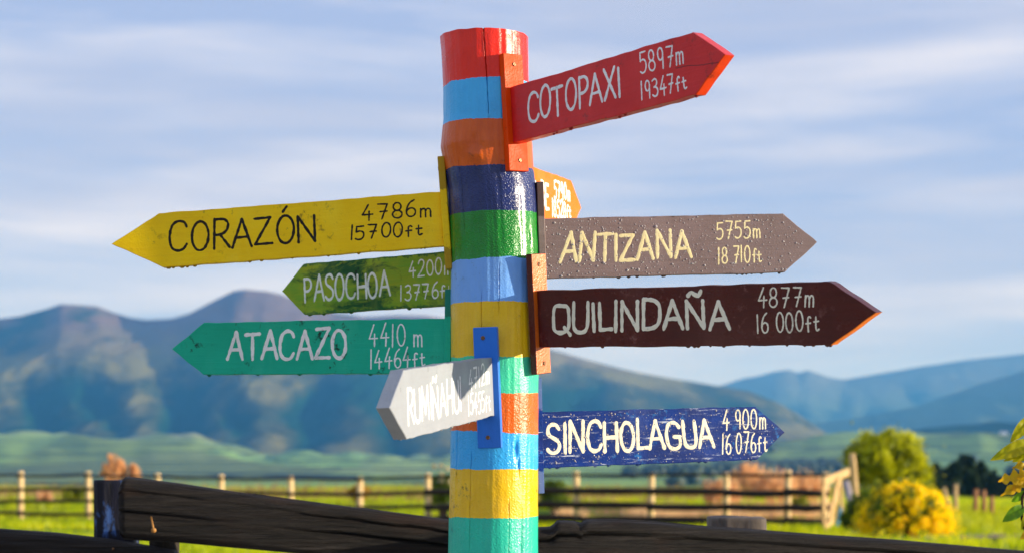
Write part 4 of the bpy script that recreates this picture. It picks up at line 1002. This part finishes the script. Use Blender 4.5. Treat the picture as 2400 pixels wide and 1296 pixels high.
flowers_on(fb, 1.85, 1.18, 19000, .045, YL)
RM = leafmat('red_flower', (0.75, 0.05, 0.01), (0.8, 0.08, 0.01), trans=.3, tcol=(1.2, .6, .4))
for (fx, fz) in ((.40, .82), (-.02, .22), (.02, .16)):
    V, F = leaf_quads(crown_points(120, [(fx, -.62 if fz < .5 else -.3, fz, .05)]), .045)
    o = add('red_flower', mesh_np('red_flower', V, F), RM, fb)
bush('low_bush', at(2040, 41), 1.1, .95, GL2, 'small olive green bush between the leaning poles and the yellow flowers', 'bush', n=5000, leaf=.05, nb=20, seed=8)

PEACH = leafmat('dry_plume', (0.62, 0.42, 0.22), (0.85, 0.66, 0.40), trans=.6, tcol=(1.3, 1.0, .7))
RUST = leafmat('dry_brown_shrub', (0.62, 0.40, 0.22), (0.82, 0.60, 0.38), (0.92, 0.76, 0.5), trans=.55, tcol=(1.2, 1.0, .7))
YG = leafmat('yellow_green_leaf', (0.16, 0.20, 0.01), (0.30, 0.32, 0.012), trans=.4)
bush('dry_bush', at(268, 88), 1.35, 2.15, PEACH, 'peach coloured dry bush rising behind the left part of the paddock fence', 'bush', wisp=True, n=4200, leaf=.045, nb=70, clump=.4, seed=2)
bush('dry_bush', at(316, 88), .7, 1.75, PEACH, 'small peach coloured dry bush touching the larger one behind the left fence', 'bush', wisp=True, n=1600, leaf=.045, nb=40, clump=.4, seed=4)
bush('low_bush', at(175, 74), 1.1, .75, YG, 'small yellow green bush behind the second post of the far fence', 'bush', n=2500, leaf=.05, nb=14, seed=6)
bush('low_bush', at(100, 78), .9, .5, RUST, 'low rusty weed clump between the two leftmost fence posts', 'bush', n=1200, leaf=.05, nb=10, seed=9)
bush('low_bush', at(838, 70), .75, 1.0, leafmat('golden_leaf', (0.4, 0.22, 0.01), (0.55, 0.36, 0.02), trans=.4, tcol=(1.2, 1, .5)), 'golden leaved bush behind the fence left of the signpost', 'bush', n=2500, leaf=.05, nb=14, seed=7)
bush('flowering_bush', at(1040, 62), 1.3, 1.75, GL2, 'green bush with pale flower heads close to the left edge of the signpost', 'bush', n=5000, leaf=.05, nb=22, seed=10)
wf = leafmat('white_flower', (0.7, 0.6, 0.4), (0.8, 0.7, 0.5), trans=.3, tcol=(1, 1, .8))
fbr = [o for o in COL.objects if o.get('label', '').startswith('green bush with pale flower')][0]
for q in range(9):
    c = (random.uniform(-.6, .3), random.uniform(-.6, -.2), random.uniform(1.2, 1.8), .06)
    V, F = leaf_quads(crown_points(60, [c]), .05); add('flower_head', mesh_np('flower_head', V, F), wf, fbr)
bush('low_bush', at(1300, 62), 1.0, 1.45, GL2, 'dark green bush showing just right of the signpost', 'bush', n=4000, leaf=.05, nb=18, seed=12)
for q, (px_, d, w, h, lb) in enumerate([(1690, 66, 1.7, 1.35, 'rusty dry shrub behind the fence below the tip of the dark blue sign'), (1752, 69, 1.9, 1.75, 'tallest of the rusty dry shrubs behind the fence'),
                                        (1820, 67, 1.9, 1.55, 'wide rusty dry shrub in the middle of the row behind the fence'), (1888, 68, 1.7, 1.4, 'rusty dry shrub nearest to the broken gate')]):
    bush('dry_shrub', at(px_, d), w, h, RUST, lb, 'shrub', n=3000, leaf=.042, nb=95, clump=.34, wisp=True, twigs=False, group='dry shrubs behind the fence', seed=20 + q)
bush('low_bush', at(1872, 60), .55, .75, YG, 'small lime green bush in front of the dry shrubs near the last fence posts', 'bush', n=1500, leaf=.05, nb=10, seed=30)

# tufted paddock grass
def tufts(n, xf, d0, d1, h, w, mat, name, label=None, seed=0, keep=None):
    r_ = np.random.default_rng(seed); V = []; 
    d = np.sqrt(r_.uniform(d0 ** 2, d1 ** 2, n)); s = r_.uniform(xf[0], xf[1], n); X = s * d
    Z = np.array([ground_z(a, b) for a, b in zip(X, d)])
    if keep is not None:
        k = np.array([keep(a, b) for a, b in zip(X, d)]); X, d, Z = X[k], d[k], Z[k]
    m = len(X); out = []
    for b in range(3):
        a = r_.uniform(0, 2 * np.pi, m); hh = h * r_.uniform(.5, 1.5, m); ln = r_.normal(size=(m, 2)) * .35 * hh[:, None]
        ox = r_.normal(size=(m, 2)) * w
        bx, by = X + ox[:, 0], d + ox[:, 1]
        A = np.stack([bx - np.cos(a) * w / 2, by - np.sin(a) * w / 2, Z - .02], 1)
        B = np.stack([bx + np.cos(a) * w / 2, by + np.sin(a) * w / 2, Z - .02], 1)
        Cc = np.stack([bx + ln[:, 0], by + ln[:, 1], Z + hh], 1)
        out.append(np.stack([A, B, Cc], 1).reshape(-1, 3))
    V = np.concatenate(out); F = np.arange(len(V)).reshape(-1, 3)
    o = add(name, mesh_np(name, V, F), mat); tag(o, label, kind='stuff'); return o
GRASS = leafmat('meadow_grass', (0.20, 0.34, 0.002), (0.54, 0.56, 0.003), (0.70, 0.62, 0.005), trans=.5, scale=.35)
def patchy(x, y): return noise.noise(Vector((x * .16, y * .5, 1))) + .5 * noise.noise(Vector((x * .9, y * 1.5, 4))) > 0.0
tufts(120000, (-.36, .36), 26, 104, .15, .05, GRASS, 'grass', 'short sunlit green grass of the paddock', 1, patchy)
TALL = leafmat('tall_grass', (0.20, 0.28, 0.006), (0.50, 0.52, 0.006), (0.62, 0.56, 0.01), trans=.5, scale=.8)
tufts(9000, (.215, .40), 44, 64, .22, .07, TALL, 'tall_grass', 'taller yellow green grass right of the flowering bush', 2)
tufts(1800, (-.30, .17), 78, 98, .5, .05, leafmat('dry_weed', (0.2, 0.14, 0.05), (0.45, 0.3, 0.12), trans=.4, tcol=(1.2, 1, .7)), 'weeds', 'dry weeds along the edge of the plateau', 3)
tufts(5000, (.025, .168), 54, 68, .34, .05, RUST, 'weeds', 'rusty dry weeds growing along the paddock fence', 13, lambda x, y: noise.noise(Vector((x * .5, y * .3, 6))) > -.05)
tufts(2500, (-.28, .0), 64, 76, .22, .05, YG, 'weeds', 'yellow green weeds growing behind the far fence', 14, lambda x, y: noise.noise(Vector((x * .5, y * .3, 9))) > .05)
# dirt path on the right
bm = bmesh.new(); row = []
for i in range(41):
    x = 7.2 + i * .35
    a = bm.verts.new((x, 41.0 + .1 * math.sin(x), ground_z(x, 41.0) + .03)); b = bm.verts.new((x, 43.6, ground_z(x, 43.6) + .03)); c = bm.verts.new((x, 42.3, ground_z(x, 42.3) + .05)); row.append((a, c, b))
for p, q in zip(row, row[1:]):
    bm.faces.new((p[0], q[0], q[1], p[1])); bm.faces.new((p[1], q[1], q[2], p[2]))
pm, pnt, pb_ = nodes('dirt'); pnt.links.new(ramp(pnt, noise_n(pnt, coord(pnt), 2.5, 6, .7), [(.35, (.16, .10, .07)), (.6, (.28, .20, .16))]), pb_.inputs['Base Color']); pb_.inputs['Roughness'].default_value = 1
o = add('path', bm_mesh('path', bm), pm); tag(o, kind='structure')
# short stakes on the right
for q, (px_, yt, d, lean) in enumerate([(2212, 1142, 58, -.25), (2240, 1134, 60, .02), (2288, 1145, 60, .05), (2306, 1148, 59, 0), (2325, 1162, 58, .03)]):
    A = P(px_, yt, d); gzz = ground_z(A.x, d)
    me = pole_mesh('stake', [(0, 0, -.2), (lean * .5, 0, (A.z - gzz) * .5), (lean, 0, A.z - gzz)], [.08, .075, .065], 8)
    o = add('stake', me, SUNW if q < 2 else wood('stake_wood', (0.42, 0.2, 0.09), (0.25, .1, .05), (10, 10, 3)), smooth=True, loc=(A.x - lean, d, gzz))
    tag(o, ['leaning pale stake just right of the round shrub', 'thick upright pale stake in front of the dark wood', 'reddish stake right of the thick pale stake', 'short reddish stake beside the other reddish one', 'lowest stake of the row, towards the right edge'][q], 'stake', 'stakes in the tall grass')

# conifers in the valley
def conifer_mesh(h, w, n, seed):
    r_ = np.random.default_rng(seed); t = r_.random(n) ** .75; a = r_.uniform(0, 2 * np.pi, n)
    rad = w / 2 * (1 - t) ** .85 * (0.65 + .35 * np.sin(t * 60)) * r_.uniform(.55, 1.05, n) + .1
    C = np.stack([np.cos(a) * rad, np.sin(a) * rad, h * (.1 + .9 * t) - rad * .25], 1)
    V, F = leaf_quads(C, w * .12); return mesh_np('crown', V, F)
CON = leafmat('conifer_needles', (0.012, 0.03, 0.012), (0.03, 0.06, 0.018), trans=.1, scale=.6)
protos = []
for q in range(3):
    protos.append((conifer_mesh(11 + q, 5.2, 1500, q), pole_mesh('trunk', [(0, 0, -1), (0, 0, 6), (0, 0, 10)], [.3, .2, .05], 6)))
for c, t_ in protos: c.materials.append(CON); t_.materials.append(DKRAIL)
rsn = random.Random(77); con = []
for q in range(44):
    d = rsn.uniform(235, 330); px_ = 2175 + q * 9.5 + rsn.uniform(-5, 5)
    con.append((px_, d))
for q, (px_, d) in enumerate(con):
    x, y, z = at(px_, d); k = rsn.randrange(3)
    ytop = 1086 + rsn.uniform(-14, 20) + 14 * math.sin(px_ * .03)
    hh = (1.7 - (ytop - 1050) / 4500 * d) - z; sc = hh / (11.5 + k)
    root = empty('conifer_tree', (x, y, z)); tag(root, '%s dark conifer in the shaded wood beyond the grass on the right' % ('tall' if sc > 1.12 else 'low' if sc < .95 else 'middling'), 'tree', 'dark conifers beyond the grass')
    root.scale = (sc, sc, sc); root.rotation_euler = (0, 0, rsn.uniform(0, 6))
    add('crown', protos[k][0], None, root); add('trunk', protos[k][1], None, root)

# scattered woods and hedges of the valley floor and far slopes
def blob_field(n, name, seed, s_rng, d_rng, hgt, mat, cond=None):
    r_ = random.Random(seed); V = []; F = []
    ico = [(math.cos(1.0472 * i), math.sin(1.0472 * i)) for i in range(6)]
    c = 0
    while c < n:
        d = math.exp(r_.uniform(math.log(d_rng[0]), math.log(d_rng[1]))); s = r_.uniform(*s_rng); x = s * d
        v = noise.noise(Vector((x * .004, d * .0012, 3.3)))
        if v < .27: 
            if r_.random() > .02: continue
        z = ground_z(x, d); h = hgt * r_.uniform(.5, 1.2); w = h * r_.uniform(.4, .8); b = len(V); c += 1
        for (rk, zk) in ((.7, 0), (1.0, .4), (.6, .8)):
            for (cx_, cy_) in ico: V.append((x + cx_ * w * rk * r_.uniform(.8, 1.2), d + cy_ * w * rk, z + h * zk))
        V.append((x, d, z + h))
        for l_ in range(2):
            for i in range(6):
                j = (i + 1) % 6; F.append((b + l_ * 6 + i, b + l_ * 6 + j, b + l_ * 6 + 6 + j)); F.append((b + l_ * 6 + i, b + l_ * 6 + 6 + j, b + l_ * 6 + 6 + i))
        for i in range(6): F.append((b + 12 + i, b + 12 + (i + 1) % 6, b + 18))
    return add(name, mesh_np(name, V, F, True), mat)
WD = leafmat('far_wood', (0.012, 0.03, 0.014), (0.03, 0.055, 0.02), trans=.05, scale=.02)
o = blob_field(900, 'woods', 4, (.06, .55), (1100, 3200), 11, WD); tag(o, 'scattered woods and hedges on the valley floor', kind='stuff')

# farmhouse far away
hx, hy, hzz = at(2352, 4290); hzz = 1.7 + (1050 - 1019) / 4500 * 4290
fh = empty('farmhouse', (hx, hy, hzz)); tag(fh, 'tiny white farmhouse on the far wooded hillside at the right', 'house')
add('wall', bev_box('wall', 16, 9, 5, .05, (0, 0, 2.5)), paint('house_wall', (.75, .75, .78), rough=.8), fh)
bm = bmesh.new(); vs = [bm.verts.new(p) for p in ((-9, -5.5, 5), (9, -5.5, 5), (9, 5.5, 5), (-9, 5.5, 5), (-9, 0, 8), (9, 0, 8))]
for f in ((0, 1, 5, 4), (2, 3, 4, 5), (0, 4, 3), (1, 2, 5), (3, 2, 1, 0)): bm.faces.new([vs[i] for i in f])
add('roof', bm_mesh('roof', bm), paint('house_roof', (.4, .42, .48), rough=.7), fh)

# ------------------------------------------------------------------ leafy twig at the right edge
def leaf_mesh(L_, W_, lobes, fold, curl, seed, n=26):
    r_ = random.Random(seed); half = []
    for i in range(n + 1):
        t = i / n
        w = W_ * math.sin(math.pi * min(1, t ** .8)) ** .8 if 0 < t < 1 else 0
        if lobes: w *= 1 + .45 * math.sin(t * math.pi * 2 * lobes) * (1 if t < .9 else 0)
        half.append((t * L_, max(.0, w)))
    V = []; m = 5
    for i, (x, w) in enumerate(half):
        t = i / n
        for j in range(-m, m + 1):
            f = j / m; V.append((x, f * w, fold * abs(f) * w + curl * math.sin(t * 3) - .35 * curl * t * t * 3 + .004 * noise.noise(Vector((x * 60, f * 2, seed)))))
    k = 2 * m + 1; F = [(i * k + j, i * k + j + 1, (i + 1) * k + j + 1, (i + 1) * k + j) for i in range(n) for j in range(2 * m)]
    return mesh_np('leaf', V, F, True)
LY = leafmat('young_leaf', (0.30, 0.34, 0.01), (0.42, 0.40, 0.012), trans=.5, scale=20, tcol=(1.3, 1.2, .5))
LYY = leafmat('curled_yellow_leaf', (0.50, 0.36, 0.01), (0.62, 0.42, 0.015), trans=.45, scale=20, tcol=(1.2, 1.0, .4))
LGG = leafmat('green_leaf', (0.08, 0.22, 0.015), (0.14, 0.28, 0.02), trans=.45, scale=20)
DT = 5.55
tw = empty('leafy_plant', (P(2420, 1290, DT).x, DT, 0)); tag(tw, 'young plant with yellow green leaves reaching in at the right edge', 'plant')
base = Vector(tw.location)
bm = bmesh.new(); tube(bm, [P(2425, 1050, DT) - base, P(2412, 1130, DT) - base, P(2396, 1165, DT) - base, P(2395, 1215, DT) - base, P(2420, 1300, DT) - base, Vector((0.02, 0, 0))], [.002, .003, .004, .004, .005, .008], 7)
add('stem', bm_mesh('stem', bm), wood('dark_stem', (0.05, .025, .015), (0.02, .01, .006)), tw, True)
for q, (a, b, W_, lob, fold, curl, mat) in enumerate([
    ((2415, 975), (2368, 1036), .018, 0, .5, .004, LY), ((2425, 1035), (2322, 1077), .022, 0, .6, .010, LY), ((2430, 1045), (2352, 1080), .014, 0, .5, .004, LY), ((2425, 1060), (2372, 1082), .012, 0, .5, .0, LY),
    ((2410, 1090), (2374, 1094), .012, 2, .4, .010, LYY), ((2408, 1118), (2338, 1126), .017, 3, .4, .012, LYY), ((2408, 1125), (2344, 1162), .012, 2, .5, .008, LYY), ((2406, 1130), (2366, 1150), .014, 2, .6, .008, LYY), ((2412, 1105), (2385, 1120), .016, 2, .4, .01, LYY),
    ((2408, 1150), (2370, 1176), .012, 0, .5, .004, LGG), ((2400, 1185), (2350, 1222), .018, 0, .5, .006, LGG), ((2420, 1200), (2395, 1240), .02, 0, .4, .006, LY), ((2430, 1235), (2392, 1262), .016, 0, .4, .006, LYY)]):
    A, B = P(*a, DT), P(*b, DT - .02 + .04 * random.random()); dv = B - A; me = leaf_mesh(dv.length, W_, lob, fold, curl, q)
    me.materials.append(mat); o = add('leaf', me, None, tw)
    X = dv.normalized(); Zv = Vector((0.25, -1, .35)); Zv = (Zv - X * Zv.dot(X)).normalized(); Y_ = Zv.cross(X)
    M = Matrix((X, Y_, Zv)).transposed().to_4x4(); M.translation = A - base; o.matrix_local = M
